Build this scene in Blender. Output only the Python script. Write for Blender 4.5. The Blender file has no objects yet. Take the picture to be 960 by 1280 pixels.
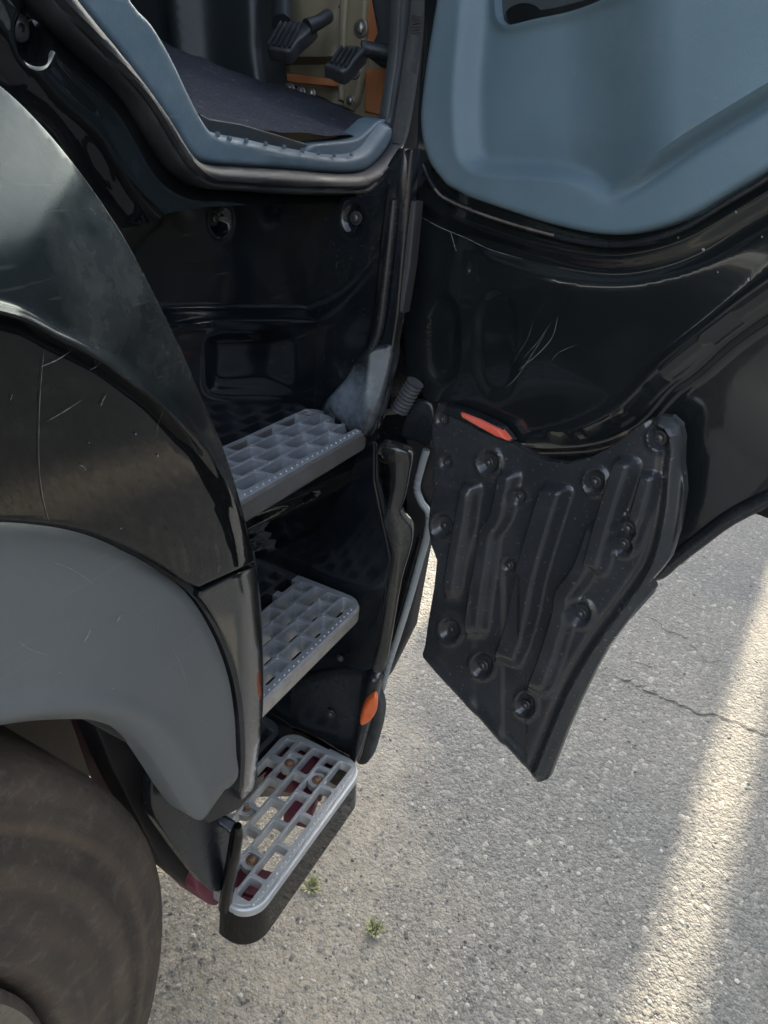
import bpy, bmesh, math, random
import numpy as np
from mathutils import Vector, Matrix, geometry
R = math.radians
random.seed(4); rng = np.random.default_rng(4)
scn = bpy.context.scene
col = scn.collection

# ------------------------------------------------------------------ camera
F_PX = 880.0; CX, CY = 480.0, 640.0; CAM = np.array([0.0, 0.0, 1.5])
_dx = np.array([985 - CX, 235 - CY, F_PX]); _dx /= np.linalg.norm(_dx)
_roll = R(6.5)
_dz = np.cross(_dx, np.array([math.cos(_roll), math.sin(_roll), 0])); _dz /= np.linalg.norm(_dz)
if _dz[1] > 0: _dz = -_dz
_dy = np.cross(_dz, _dx)
cam_d = bpy.data.cameras.new('camera'); cam = bpy.data.objects.new('camera', cam_d); col.objects.link(cam)
cam_d.sensor_fit = 'VERTICAL'; cam_d.sensor_height = 36.0; cam_d.sensor_width = 27.0
cam_d.lens = F_PX / 1280 * 36.0; cam_d.clip_start = 0.02; cam_d.clip_end = 600
cam.matrix_world = Matrix(((_dx[0], -_dx[1], -_dx[2], CAM[0]), (_dy[0], -_dy[1], -_dy[2], CAM[1]),
                           (_dz[0], -_dz[1], -_dz[2], CAM[2]), (0, 0, 0, 1)))
scn.camera = cam

# ------------------------------------------------------------------ sky, sun, exposure
SUN_EL = 30.0
AZ = math.atan2(-0.191, 2.0)                      # direction towards the sun, from +X
w = bpy.data.worlds.new('World'); scn.world = w; w.use_nodes = True
nt = w.node_tree
sky = nt.nodes.new('ShaderNodeTexSky'); sky.sky_type = 'NISHITA'; sky.sun_disc = False
sky.sun_elevation = R(SUN_EL); sky.sun_rotation = R(90) - AZ
sky.air_density = 1.0; sky.dust_density = 2.5; sky.ozone_density = 1.0
hsv = nt.nodes.new('ShaderNodeHueSaturation'); hsv.inputs['Saturation'].default_value = .55       # sky colour desaturated for a less blue ambient light
nt.links.new(sky.outputs[0], hsv.inputs['Color']); nt.links.new(hsv.outputs[0], nt.nodes['Background'].inputs[0])
nt.nodes['Background'].inputs[1].default_value = 0.15
sl = bpy.data.lights.new('sun', 'SUN'); sun = bpy.data.objects.new('sun', sl); col.objects.link(sun)
sl.energy = 3.2; sl.angle = R(0.55); sl.color = (1.0, 0.87, 0.68)
sd = Vector((math.cos(R(SUN_EL)) * math.cos(AZ), math.cos(R(SUN_EL)) * math.sin(AZ), math.sin(R(SUN_EL))))
sun.rotation_euler = (-sd).to_track_quat('-Z', 'Y').to_euler()
sun.location = (3, -3, 6)
scn.view_settings.view_transform = 'Standard'; scn.view_settings.look = 'None'
scn.view_settings.exposure = 2.42; scn.view_settings.gamma = 1.0
scn.view_settings.use_curve_mapping = False

# ------------------------------------------------------------------ materials
def newmat(name):
    m = bpy.data.materials.new(name); m.use_nodes = True
    return m, m.node_tree, m.node_tree.nodes['Principled BSDF']
def N(t, typ, **kw):
    n = t.nodes.new(typ)
    for k, v in kw.items():
        if k in n.inputs: n.inputs[k].default_value = v
        else: setattr(n, k, v)
    return n
def noise(t, scale, detail=4, rough=.55, stretch=None):
    tc = N(t, 'ShaderNodeTexCoord'); mp = N(t, 'ShaderNodeMapping')
    if stretch: mp.inputs['Scale'].default_value = stretch
    t.links.new(tc.outputs['Object'], mp.inputs[0])
    n = N(t, 'ShaderNodeTexNoise'); n.inputs['Scale'].default_value = scale
    n.inputs['Detail'].default_value = detail; n.inputs['Roughness'].default_value = rough
    t.links.new(mp.outputs[0], n.inputs['Vector']); return n.outputs['Fac']
def ramp(t, fac, stops):
    r = N(t, 'ShaderNodeValToRGB'); e = r.color_ramp.elements
    while len(e) < len(stops): e.new(0.5)
    for i, (p, c) in enumerate(stops):
        e[i].position = p; e[i].color = (c, c, c, 1) if not hasattr(c, '__len__') else (*c, 1)
    t.links.new(fac, r.inputs[0]); return r.outputs[0]
def mix(t, fac, a, b, mode='MIX'):
    m = N(t, 'ShaderNodeMix', data_type='RGBA', blend_type=mode)
    for s, v in ((m.inputs[0], fac), (m.inputs[6], a), (m.inputs[7], b)):
        if hasattr(v, 'is_output'): t.links.new(v, s)
        else: s.default_value = v if not hasattr(v, '__len__') else (*v, 1)
    return m.outputs[2]
def mathn(t, op, a, b):
    m = N(t, 'ShaderNodeMath', operation=op)
    for s, v in ((m.inputs[0], a), (m.inputs[1], b)):
        if hasattr(v, 'is_output'): t.links.new(v, s)
        else: s.default_value = v
    return m.outputs[0]
def bump(t, b, h, strength, dist):
    n = N(t, 'ShaderNodeBump'); n.inputs['Strength'].default_value = strength; n.inputs['Distance'].default_value = dist
    t.links.new(h, n.inputs['Height']); t.links.new(n.outputs[0], b.inputs['Normal'])
def surface(name, base, rough=.4, metallic=0., dust=None, dust_amt=.5, dust_scale=6, fine=None, coat=0., spec=.5,
            rough_var=.1, scratch=0., peel=None):
    """base paint / plastic / metal with patchy dust, fine grain relief, hairline scratches"""
    m, t, b = newmat(name)
    c = base; rg = rough
    big = noise(t, dust_scale, 6, .62)
    var = mix(t, ramp(t, noise(t, 2.3, 3), [(.3, .82), (.7, 1.15)]), (0, 0, 0), base, 'MIX')
    c = mix(t, 1.0, ramp(t, noise(t, 3.1, 3), [(.3, .85), (.7, 1.12)]), base, 'MULTIPLY')
    r = ramp(t, big, [(.3, max(rough - rough_var, .02)), (.7, min(rough + rough_var, 1))])
    if dust:
        f = mathn(t, 'MULTIPLY', ramp(t, big, [(.42, 0.), (.72, 1.)]), ramp(t, noise(t, dust_scale * 9, 5, .7), [(.3, .25), (.75, 1.)]))
        f = mathn(t, 'MULTIPLY', f, dust_amt)
        c = mix(t, f, c, dust)
        r = mix(t, f, r, (.75, .75, .75))
    if scratch:
        tc = N(t, 'ShaderNodeTexCoord'); mp = N(t, 'ShaderNodeMapping')
        mp.inputs['Rotation'].default_value = (.3, .9, .5); mp.inputs['Scale'].default_value = (3, 60, 60)
        t.links.new(tc.outputs['Object'], mp.inputs[0])
        nn = N(t, 'ShaderNodeTexNoise'); nn.inputs['Scale'].default_value = 3.; nn.inputs['Detail'].default_value = 2
        t.links.new(mp.outputs[0], nn.inputs['Vector'])
        f = mathn(t, 'MULTIPLY', ramp(t, nn.outputs['Fac'], [(.66, 0.), (.72, 1.)]), scratch)
        c = mix(t, f, c, (.32, .32, .3)); r = mix(t, f, r, (.7, .7, .7))
    t.links.new(c, b.inputs['Base Color'])
    t.links.new(r, b.inputs['Roughness'])
    b.inputs['Metallic'].default_value = metallic
    b.inputs['Specular IOR Level'].default_value = spec
    b.inputs['Coat Weight'].default_value = coat; b.inputs['Coat Roughness'].default_value = .04
    if fine: bump(t, b, noise(t, fine[0], 4, .6), fine[1], fine[2])
    elif peel: bump(t, b, noise(t, peel[0], 2, .5), peel[1], peel[2])
    return m
DUST = (.30, .29, .26)
M = {}
M['paint'] = surface('black_gloss_paint', (.003, .0036, .004), .035, dust=DUST, dust_amt=.008, dust_scale=5, rough_var=.012, peel=(160, .012, .002), spec=.42)
M['paint_dusty'] = surface('black_paint_dusty', (.008, .010, .011), .15, dust=DUST, dust_amt=.03, dust_scale=5, rough_var=.05, peel=(160, .04, .002), coat=.6)
M['flare'] = surface('dusty_black_flare', (.010, .013, .014), .21, dust=(.33, .33, .29), dust_amt=.17, dust_scale=13, rough_var=.09, fine=(120, .04, .001), scratch=.05, spec=.35)
M['panel'] = surface('black_moulded_panel', (.010, .012, .014), .24, dust=(.22, .24, .26), dust_amt=.10, dust_scale=9, rough_var=.07, fine=(220, .08, .001), scratch=.05)
M['kick'] = surface('black_satin_plastic', (.024, .026, .028), .17, dust=(.24, .25, .26), dust_amt=.09, dust_scale=11, rough_var=.07, fine=(260, .10, .001), scratch=.15)
M['well'] = surface('black_step_well_plastic', (.005, .007, .009), .10, dust=(.2, .23, .27), dust_amt=.05, dust_scale=8, rough_var=.05, fine=(200, .06, .001), scratch=.04)
M['foot'] = surface('scuffed_dusty_plastic', (.02, .026, .034), .33, dust=(.26, .31, .36), dust_amt=.7, dust_scale=16, rough_var=.1, fine=(240, .15, .001), scratch=.35)
M['arch'] = surface('grey_satin_plastic', (.118, .125, .124), .46, dust=(.25, .25, .23), dust_amt=.22, dust_scale=4, rough_var=.06, fine=(420, .12, .0006), scratch=.06)
M['trim'] = surface('blue_grey_trim', (.094, .148, .182), .55, dust=(.26, .29, .3), dust_amt=.22, dust_scale=5, rough_var=.06, fine=(520, .35, .0008), scratch=.06)
M['sill'] = surface('slate_blue_sill', (.066, .104, .134), .5, dust=(.26, .29, .3), dust_amt=.35, dust_scale=12, rough_var=.08, fine=(520, .35, .0008), scratch=.15)
M['trim_dark'] = surface('dark_pocket_fill', (.03, .04, .045), .7, fine=(520, .3, .0008))
M['rubber'] = surface('rubber_seal', (.018, .020, .022), .52, dust=(.2, .2, .19), dust_amt=.3, dust_scale=14, fine=(120, .1, .001), spec=.4)
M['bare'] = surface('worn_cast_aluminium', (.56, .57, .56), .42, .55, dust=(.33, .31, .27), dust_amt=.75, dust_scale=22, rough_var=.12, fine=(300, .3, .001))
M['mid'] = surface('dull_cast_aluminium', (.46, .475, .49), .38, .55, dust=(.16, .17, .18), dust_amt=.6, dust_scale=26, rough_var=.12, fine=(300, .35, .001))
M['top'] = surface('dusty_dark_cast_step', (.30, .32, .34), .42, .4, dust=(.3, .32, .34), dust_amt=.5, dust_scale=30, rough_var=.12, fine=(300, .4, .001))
M['bellows'] = surface('grey_rubber_bellows', (.055, .056, .058), .5, dust=(.25, .25, .24), dust_amt=.4, dust_scale=40)
M['edge'] = surface('scuffed_step_edge', (.48, .45, .41), .4, .5, dust=(.2, .17, .14), dust_amt=.8, dust_scale=30, fine=(200, .3, .001))
M['steel'] = surface('bolt_steel', (.30, .29, .27), .35, .9, dust=(.2, .12, .07), dust_amt=.6, dust_scale=60)
M['bolt'] = surface('black_screw', (.03, .03, .032), .3, .4, dust=(.3, .3, .29), dust_amt=.5, dust_scale=70)
M['rust'] = surface('rusty_bolt', (.22, .12, .06), .7, .3, dust=(.35, .3, .24), dust_amt=.5, dust_scale=80)
M['chassis'] = surface('maroon_chassis_paint', (.20, .035, .060), .5, dust=(.25, .2, .18), dust_amt=.4, dust_scale=18, fine=(90, .2, .002))
M['frame'] = surface('dark_chassis', (.022, .020, .021), .6, dust=(.12, .10, .09), dust_amt=.4, dust_scale=12, fine=(90, .3, .002))
M['strip'] = surface('grey_bumper_edge', (.27, .295, .30), .25, .1, dust=(.5, .47, .40), dust_amt=.4, dust_scale=12)
M['orange'] = surface('orange_lens', (.62, .11, .025), .3, dust=(.35, .25, .2), dust_amt=.3, dust_scale=40)
M['red'] = surface('red_reflector', (.72, .10, .055), .32, dust=(.5, .4, .35), dust_amt=.4, dust_scale=40)
M['cabpaint'] = surface('olive_cab_primer', (.20, .175, .115), .45, dust=(.12, .09, .06), dust_amt=.5, dust_scale=10, fine=(80, .1, .002))
M['ochre'] = surface('orange_brown_underlay', (.36, .13, .045), .7, dust=(.2, .1, .05), dust_amt=.6, dust_scale=20, fine=(120, .3, .002))
M['pedal'] = surface('pedal_rubber', (.022, .026, .03), .42, dust=(.2, .2, .2), dust_amt=.3, dust_scale=30, fine=(150, .2, .001))
M['dash'] = surface('dark_interior_plastic', (.018, .024, .028), .45, fine=(300, .2, .001))
M['concrete'] = surface('grey_concrete', (.28, .27, .25), .85, dust=(.2, .19, .17), dust_amt=.6, dust_scale=2, fine=(40, .3, .01))
# carpet
m, t, b = newmat('navy_carpet'); M['carpet'] = m
n1 = noise(t, 260, 4, .75); n2 = noise(t, 55, 5, .75)
c = mix(t, ramp(t, n1, [(.35, 0.), (.7, 1.)]), (.010, .013, .026), (.05, .058, .085))
c = mix(t, ramp(t, n2, [(.60, 0.), (.70, .8)]), c, (.22, .21, .20))
t.links.new(c, b.inputs['Base Color']); b.inputs['Roughness'].default_value = .95
bump(t, b, n1, .9, .006)
# tyre: dusty brown rubber, rings follow the wheel because grime is thrown off in circles
m, t, b = newmat('dusty_tyre_rubber'); M['tyre'] = m
c = mix(t, ramp(t, noise(t, 5, 6, .65), [(.35, 0.), (.7, 1.)]), (.028, .023, .020), (.092, .066, .045))
tcw = N(t, 'ShaderNodeTexCoord'); sp = N(t, 'ShaderNodeSeparateXYZ'); t.links.new(tcw.outputs['Object'], sp.inputs[0])
ax_ = mathn(t, 'POWER', mathn(t, 'SUBTRACT', sp.outputs[0], -.146), 2.0); az_ = mathn(t, 'POWER', mathn(t, 'SUBTRACT', sp.outputs[2], .588), 2.0)
rad_ = mathn(t, 'SQRT', mathn(t, 'ADD', ax_, az_), 0.0)
cmb = N(t, 'ShaderNodeCombineXYZ'); t.links.new(rad_, cmb.inputs[0]); t.links.new(mathn(t, 'MULTIPLY', noise(t, 2.2, 3), .05), cmb.inputs[1])
rn = N(t, 'ShaderNodeTexNoise'); rn.inputs['Scale'].default_value = 34; rn.inputs['Detail'].default_value = 4; t.links.new(cmb.outputs[0], rn.inputs['Vector'])
c = mix(t, ramp(t, rn.outputs['Fac'], [(.46, 0.), (.72, .6)]), c, (.15, .10, .06))
c = mix(t, ramp(t, noise(t, 60, 6, .7), [(.52, 0.), (.72, .6)]), c, (.15, .125, .095))
t.links.new(c, b.inputs['Base Color']); b.inputs['Roughness'].default_value = .78
bump(t, b, noise(t, 120, 6, .7), .8, .003)
# asphalt
m, t, b = newmat('asphalt_with_dirt'); M['asphalt'] = m
tc = N(t, 'ShaderNodeTexCoord')
def vor(scale, feat='F1'):
    v = N(t, 'ShaderNodeTexVoronoi', feature=feat); v.inputs['Scale'].default_value = scale
    dn = N(t, 'ShaderNodeTexNoise'); dn.inputs['Scale'].default_value = scale * .8
    mx = N(t, 'ShaderNodeMix', data_type='RGBA', blend_type='LINEAR_LIGHT'); mx.inputs[0].default_value = .25 / scale
    t.links.new(tc.outputs['Object'], mx.inputs[6]); t.links.new(dn.outputs['Color'], mx.inputs[7])
    t.links.new(mx.outputs[2], v.inputs['Vector']); return v
v1 = vor(85); v2 = vor(190); v1e = vor(85, 'DISTANCE_TO_EDGE')
sep = N(t, 'ShaderNodeSeparateColor'); t.links.new(v1.outputs['Color'], sep.inputs[0])
sep2 = N(t, 'ShaderNodeSeparateColor'); t.links.new(v2.outputs['Color'], sep2.inputs[0])
stone = mix(t, ramp(t, sep.outputs[0], [(.0, 0.), (.55, .25), (.9, .5), (1., 1.)]), (.155, .148, .130), (.34, .32, .275))
fines = mix(t, ramp(t, sep2.outputs[0], [(.0, 0.), (.8, .4), (1., 1.)]), (.118, .113, .102), (.27, .255, .22))
c = mix(t, ramp(t, v1e.outputs['Distance'], [(.0, 0.), (.16, 1.)]), fines, stone)
c = mix(t, ramp(t, sep.outputs[1], [(.35, 0.), (.4, .85)]), stone, fines)
big = noise(t, 1.6, 6, .6)
c = mix(t, 1.0, c, ramp(t, big, [(.3, (.74, .76, .77)), (.7, (1.08, 1.05, .98))]), 'MULTIPLY')
sx = N(t, 'ShaderNodeSeparateXYZ'); t.links.new(tc.outputs['Object'], sx.inputs[0])
# dirt drifted along the truck's side
dm = mathn(t, 'ADD', mathn(t, 'MULTIPLY', sx.outputs[1], 1.5), mathn(t, 'MULTIPLY', sx.outputs[0], -.85))
dm = mathn(t, 'ADD', dm, mathn(t, 'MULTIPLY', noise(t, 5, 7, .65), 1.15))
dirt = ramp(t, mathn(t, 'ADD', dm, .18), [(.08, 0.), (.55, 1.)])
dcol = mix(t, ramp(t, noise(t, 26, 7, .7), [(.3, 0.), (.7, 1.)]), (.17, .147, .108), (.32, .28, .21))
dcol = mix(t, ramp(t, sep2.outputs[1], [(.86, 0.), (.9, .8)]), dcol, fines)
c = mix(t, mathn(t, 'MULTIPLY', dirt, .82), c, dcol)
t.links.new(c, b.inputs['Base Color']); b.inputs['Roughness'].default_value = .86
hh = mathn(t, 'ADD', mathn(t, 'MULTIPLY', v1.outputs['Distance'], -.7), mathn(t, 'MULTIPLY', v2.outputs['Distance'], -.45))
hh = mathn(t, 'ADD', hh, mathn(t, 'MULTIPLY', noise(t, 300, 4, .7), .35))
hh = mathn(t, 'MULTIPLY', hh, mathn(t, 'SUBTRACT', 1.0, mathn(t, 'MULTIPLY', dirt, .45)))
bump(t, b, hh, .9, .010)
m, t, b = newmat('loose_stone'); M['stone'] = m
oi = N(t, 'ShaderNodeNewGeometry')
c = mix(t, ramp(t, oi.outputs['Random Per Island'], [(0., 0.), (.12, .12), (.75, .55), (1., 1.)]), (.06, .055, .048), (.38, .355, .30))
t.links.new(c, b.inputs['Base Color']); b.inputs['Roughness'].default_value = .85
m, t, b = newmat('weed_green'); M['weed'] = m
c = mix(t, noise(t, 60, 2), (.17, .18, .07), (.34, .34, .17)); t.links.new(c, b.inputs['Base Color'])
b.inputs['Roughness'].default_value = .6; b.inputs['Subsurface Weight'].default_value = .0
m, t, b = newmat('crack_dark'); M['crack'] = m
b.inputs['Base Color'].default_value = (.035, .033, .03, 1); b.inputs['Roughness'].default_value = .95
m, t, b = newmat('window_glass'); M['glass'] = m
o = t.nodes['Material Output']; tr = N(t, 'ShaderNodeBsdfTransparent'); gl = N(t, 'ShaderNodeBsdfGlossy'); gl.inputs['Roughness'].default_value = .02
ms = N(t, 'ShaderNodeMixShader'); ms.inputs[0].default_value = .08; tr.inputs[0].default_value = (.86, .92, .9, 1)
t.links.new(tr.outputs[0], ms.inputs[1]); t.links.new(gl.outputs[0], ms.inputs[2]); t.links.new(ms.outputs[0], o.inputs[0])

# ------------------------------------------------------------------ object helpers
def tag(o, label=None, cat=None, group=None, kind=None):
    if label: o['label'] = label
    if cat: o['category'] = cat
    if group: o['group'] = group
    if kind: o['kind'] = kind
    return o
def link(name, me, mat, parent=None):
    o = bpy.data.objects.new(name, me); col.objects.link(o)
    if mat and not me.materials: me.materials.append(mat)
    if parent:
        o.parent = parent
        if parent.type == 'EMPTY': o.matrix_parent_inverse = Matrix.Translation(-parent.location)
    return o
def mesh(name, v, f, mat, parent=None, smooth=True, angle=38):
    me = bpy.data.meshes.new(name); me.from_pydata([tuple(map(float, p)) for p in v], [], [tuple(map(int, q)) for q in f]); me.update()
    if smooth:
        me.polygons.foreach_set('use_smooth', [True] * len(me.polygons)); me.set_sharp_from_angle(angle=R(angle))
    return link(name, me, mat, parent)
def from_bm(name, bm, mat, parent=None, smooth=True, angle=38):
    bmesh.ops.recalc_face_normals(bm, faces=bm.faces)
    me = bpy.data.meshes.new(name); bm.to_mesh(me); bm.free()
    if smooth:
        me.polygons.foreach_set('use_smooth', [True] * len(me.polygons)); me.set_sharp_from_angle(angle=R(angle))
    return link(name, me, mat, parent)

# ------------------------------------------------------------------ surfaces: planes / curved walls of the truck, addressed by sight line
def rays(px, py):
    a = (np.asarray(px, float) - CX); b_ = (np.asarray(py, float) - CY)
    v = np.stack([a, b_, np.full_like(a, F_PX)], -1)
    return np.stack([v @ _dx, v @ _dy, v @ _dz], -1)
class Pl:
    def __init__(s, p0, n):
        s.p0 = np.array(p0, float); s.n = np.array(n, float) / np.linalg.norm(n)
    def __call__(s, px, py):
        r = rays(px, py); t = ((s.p0 - CAM) @ s.n) / (r @ s.n); return CAM + r * t[..., None]
class SurfY:
    def __init__(s, fn): s.fn = fn; s.n = np.array([0, -1., 0])
    def __call__(s, px, py):
        r = rays(px, py); t = s.fn(np.asarray(px, float), np.asarray(py, float)) / r[..., 1]; return CAM + r * t[..., None]
def PY(y): return Pl((0, y, 0), (0, -1, 0))
def PX(x): return Pl((x, 0, 0), (-1, 0, 0))
def PZ(z): return Pl((0, 0, z), (0, 0, 1))
def at(S, px, py): return S(np.array([px], float), np.array([py], float))[0]
def ss(x): x = np.clip(x, 0, 1); return x * x * (3 - 2 * x)
def curve(pts, closed=True, n=6):
    """Catmull-Rom through the points"""
    P = np.array(pts, float); out = []; L = len(P)
    for i in range(L if closed else L - 1):
        if closed: a, b_, c, d = P[(i - 1) % L], P[i], P[(i + 1) % L], P[(i + 2) % L]
        else: a, b_, c, d = P[max(i - 1, 0)], P[i], P[i + 1], P[min(i + 2, L - 1)]
        for k in range(n):
            u = k / n
            out.append(.5 * (2 * b_ + (c - a) * u + (2 * a - 5 * b_ + 4 * c - d) * u * u + (3 * b_ - a - 3 * c + d) * u ** 3))
    if not closed: out.append(P[-1])
    return np.array(out)
def resample(P, step, closed=True):
    P = np.array(P, float); Q = np.vstack([P, P[:1]]) if closed else P
    out = []
    for a, b_ in zip(Q[:-1], Q[1:]):
        n = max(1, int(np.ceil(np.linalg.norm(b_ - a) / step)))
        for k in range(n): out.append(a + (b_ - a) * k / n)
    if not closed: out.append(Q[-1])
    return np.array(out)
def dpoly(px, py, P, closed=False):
    """distance to a polyline and fraction along it"""
    P = np.array(P, float); Q = np.vstack([P, P[:1]]) if closed else P
    p = np.stack([px, py], -1); best = np.full(len(p), 1e9); frac = np.zeros(len(p)); L = len(Q) - 1
    for i in range(L):
        a, d = Q[i], Q[i + 1] - Q[i]; l2 = d @ d + 1e-12
        t = np.clip(((p - a) @ d) / l2, 0, 1); q = np.linalg.norm(p - a - t[:, None] * d, axis=1)
        k = q < best; best[k] = q[k]; frac[k] = (i + t[k]) / L
    return best, frac
def sdline(px, py, P):
    """signed distance: positive on the right-hand side (image) when walking along P"""
    P = np.array(P, float); d, f = dpoly(px, py, P)
    p = np.stack([px, py], -1); best = np.full(len(p), 1e9); sg = np.ones(len(p))
    for i in range(len(P) - 1):
        a, v = P[i], P[i + 1] - P[i]; l2 = v @ v + 1e-12
        t = np.clip(((p - a) @ v) / l2, 0, 1); q = np.linalg.norm(p - a - t[:, None] * v, axis=1)
        cr = v[0] * (p[:, 1] - a[1]) - v[1] * (p[:, 0] - a[0])
        k = q < best - 1e-6; best[k] = q[k]; sg[k] = np.sign(cr[k])
    return d * sg
def inside(p, P):
    P = np.array(P, float); x, y = p[:, 0], p[:, 1]; c = np.zeros(len(p), bool); j = len(P) - 1
    for i in range(len(P)):
        k = ((P[i, 1] > y) != (P[j, 1] > y)) & (x < (P[j, 0] - P[i, 0]) * (y - P[i, 1]) / (P[j, 1] - P[i, 1] + 1e-12) + P[i, 0])
        c ^= k; j = i
    return c
def cdt(outline, holes, pts):
    V = [Vector(p) for p in outline]; E = [(i, (i + 1) % len(outline)) for i in range(len(outline))]
    for h in holes:
        s = len(V); V += [Vector(p) for p in h]; E += [(s + i, s + (i + 1) % len(h)) for i in range(len(h))]
    V += [Vector(p) for p in pts]
    r = geometry.delaunay_2d_cdt(V, E, [], 1, 1e-5)
    v = np.array([tuple(p) for p in r[0]]); f = np.array([tuple(q) for q in r[2] if len(q) == 3], int)
    cen = v[f].mean(1); keep = inside(cen, outline)
    for h in holes: keep &= ~inside(cen, h)
    f = f[keep]
    a = v[f]; cr = (a[:, 1, 0] - a[:, 0, 0]) * (a[:, 2, 1] - a[:, 0, 1]) - (a[:, 1, 1] - a[:, 0, 1]) * (a[:, 2, 0] - a[:, 0, 0])
    f[cr < 0] = f[cr < 0][:, ::-1]
    return v, f
def offs_pts(P, offs, st, closed=False):
    Q = resample(P, st, closed); T = np.roll(Q, -1, 0) - np.roll(Q, 1, 0)
    if not closed: T[0] = Q[1] - Q[0]; T[-1] = Q[-1] - Q[-2]
    T /= np.linalg.norm(T, axis=1)[:, None] + 1e-9; n = np.stack([-T[:, 1], T[:, 0]], -1)
    return np.vstack([Q + n * o for o in offs])
def sheet(name, outline, S, mat, parent, step=8, h=None, thick=.006, holes=(), edge=None, angle=45, feats=()):
    """a moulded / pressed panel: outline lying on surface S, relief h(px,py) along S's normal, real thickness, rounded rim"""
    O = resample(outline, step); H = [resample(q, step) for q in holes]
    lo, hi = O.min(0), O.max(0)
    gx, gy = np.meshgrid(np.arange(lo[0], hi[0], step), np.arange(lo[1], hi[1], step * .87))
    gx = gx + (np.arange(gx.shape[0]) % 2)[:, None] * step * .5
    g = np.stack([gx.ravel(), gy.ravel()], -1); g = g[inside(g, O)]
    if len(g): g = g[dpoly(g[:, 0], g[:, 1], O, True)[0] > step * .55]
    for q in H:
        if len(g): g = g[~inside(g, q)]; g = g[dpoly(g[:, 0], g[:, 1], q, True)[0] > step * .55]
    fl_ = list(feats)
    if edge: fl_.append((O, [q * edge[0] for q in (-1.05, -.7, -.4, -.17, .17, .4, .7, 1.05)], None))
    for ft in fl_:                                        # rows of points that follow a bead, crease or rim, so it comes out clean
        cl = ft[2] is None; st = min(step, 4.0) if cl else ft[2]
        q = offs_pts(ft[0], ft[1], st, cl); q = q[inside(q, O)]
        if len(q): q = q[dpoly(q[:, 0], q[:, 1], O, True)[0] > .25]
        offs_ = np.abs(np.array(ft[1])); mo = offs_.max()
        if len(q):                                         # drop folded-over offset points
            dd = dpoly(q[:, 0], q[:, 1], ft[0], cl)[0]; q = q[dd > 0] if 0 else q
        for hq in H:
            if len(q): q = q[~inside(q, hq)]
        if len(g): g = g[dpoly(g[:, 0], g[:, 1], ft[0], cl)[0] > mo + st * .35]
        g = np.vstack([g, q]) if len(q) else g
    v, f = cdt(O, H, g)
    px, py = v[:, 0], v[:, 1]; P = S(px, py); hv = np.zeros(len(v))
    if h is not None: hv = hv + h(px, py)
    if edge:
        d = dpoly(px, py, O, True)[0]; u = np.clip(1 - d / edge[0], 0, 1)
        hv = hv - edge[1] * (1 - np.sqrt(1 - np.minimum(u * u, 1)))
    P = P + hv[:, None] * S.n
    # make front faces look at the camera side
    tri = P[f]; nn = np.cross(tri[:, 1] - tri[:, 0], tri[:, 2] - tri[:, 0])
    if (nn @ S.n).sum() < 0: f = f[:, ::-1]
    nv = len(P); B = P - S.n * thick
    ed = {}
    for a, b_, c in f:
        for e in ((a, b_), (b_, c), (c, a)): ed[e] = 1
    rim = [(b_, a, a + nv, b_ + nv) for (a, b_) in ed if (b_, a) not in ed]
    faces = [tuple(q) for q in f] + [tuple(q[::-1] + nv) for q in f] + rim
    return mesh(name, np.vstack([P, B]), faces, mat, parent, True, angle)
def tube(name, pts, r, mat, parent, seg=10, closed=False):
    P = [Vector(p) for p in pts]; v = []; f = []; L = len(P)
    rr = r if hasattr(r, '__len__') else [r] * L
    up = Vector((.13, .21, .97))
    for i, p in enumerate(P):
        a = P[max(i - 1, 0)]; b_ = P[min(i + 1, L - 1)]
        d = (b_ - a).normalized(); x = d.cross(up)
        if x.length < 1e-3: x = d.cross(Vector((1, 0, 0)))
        x.normalize(); y = d.cross(x)
        for k in range(seg):
            th = 2 * math.pi * k / seg; v.append(p + (x * math.cos(th) + y * math.sin(th)) * rr[i])
    for i in range(L - 1):
        for k in range(seg):
            f.append((i * seg + k, i * seg + (k + 1) % seg, (i + 1) * seg + (k + 1) % seg, (i + 1) * seg + k))
    f.append(tuple(range(seg))[::-1]); f.append(tuple((L - 1) * seg + k for k in range(seg)))
    return mesh(name, v, f, mat, parent)
def box_bm(bm, c, size, rot=None, bev=0.0):
    r = bmesh.ops.create_cube(bm, size=1.0); vs = r['verts']
    for v in vs: v.co = Vector((v.co.x * size[0], v.co.y * size[1], v.co.z * size[2]))
    if bev:
        es = list({e for v in vs for e in v.link_edges})
        rb = bmesh.ops.bevel(bm, geom=es, offset=bev, segments=2, affect='EDGES', profile=.5)
        vs = list({v for f in rb['faces'] for v in f.verts} | {v for v in vs if v.is_valid})
    for v in vs:
        if rot: v.co = rot @ v.co
        v.co += Vector(c)
def box(name, c, size, mat, parent=None, rot=None, bev=.003):
    bm = bmesh.new(); box_bm(bm, c, size, rot, bev); return from_bm(name, bm, mat, parent, True, 30)
def prism(name, outline, S, depth, mat, parent, edge=(3, .003), step=6):
    return sheet(name, outline, S, mat, parent, step=step, thick=depth, edge=edge)

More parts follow.
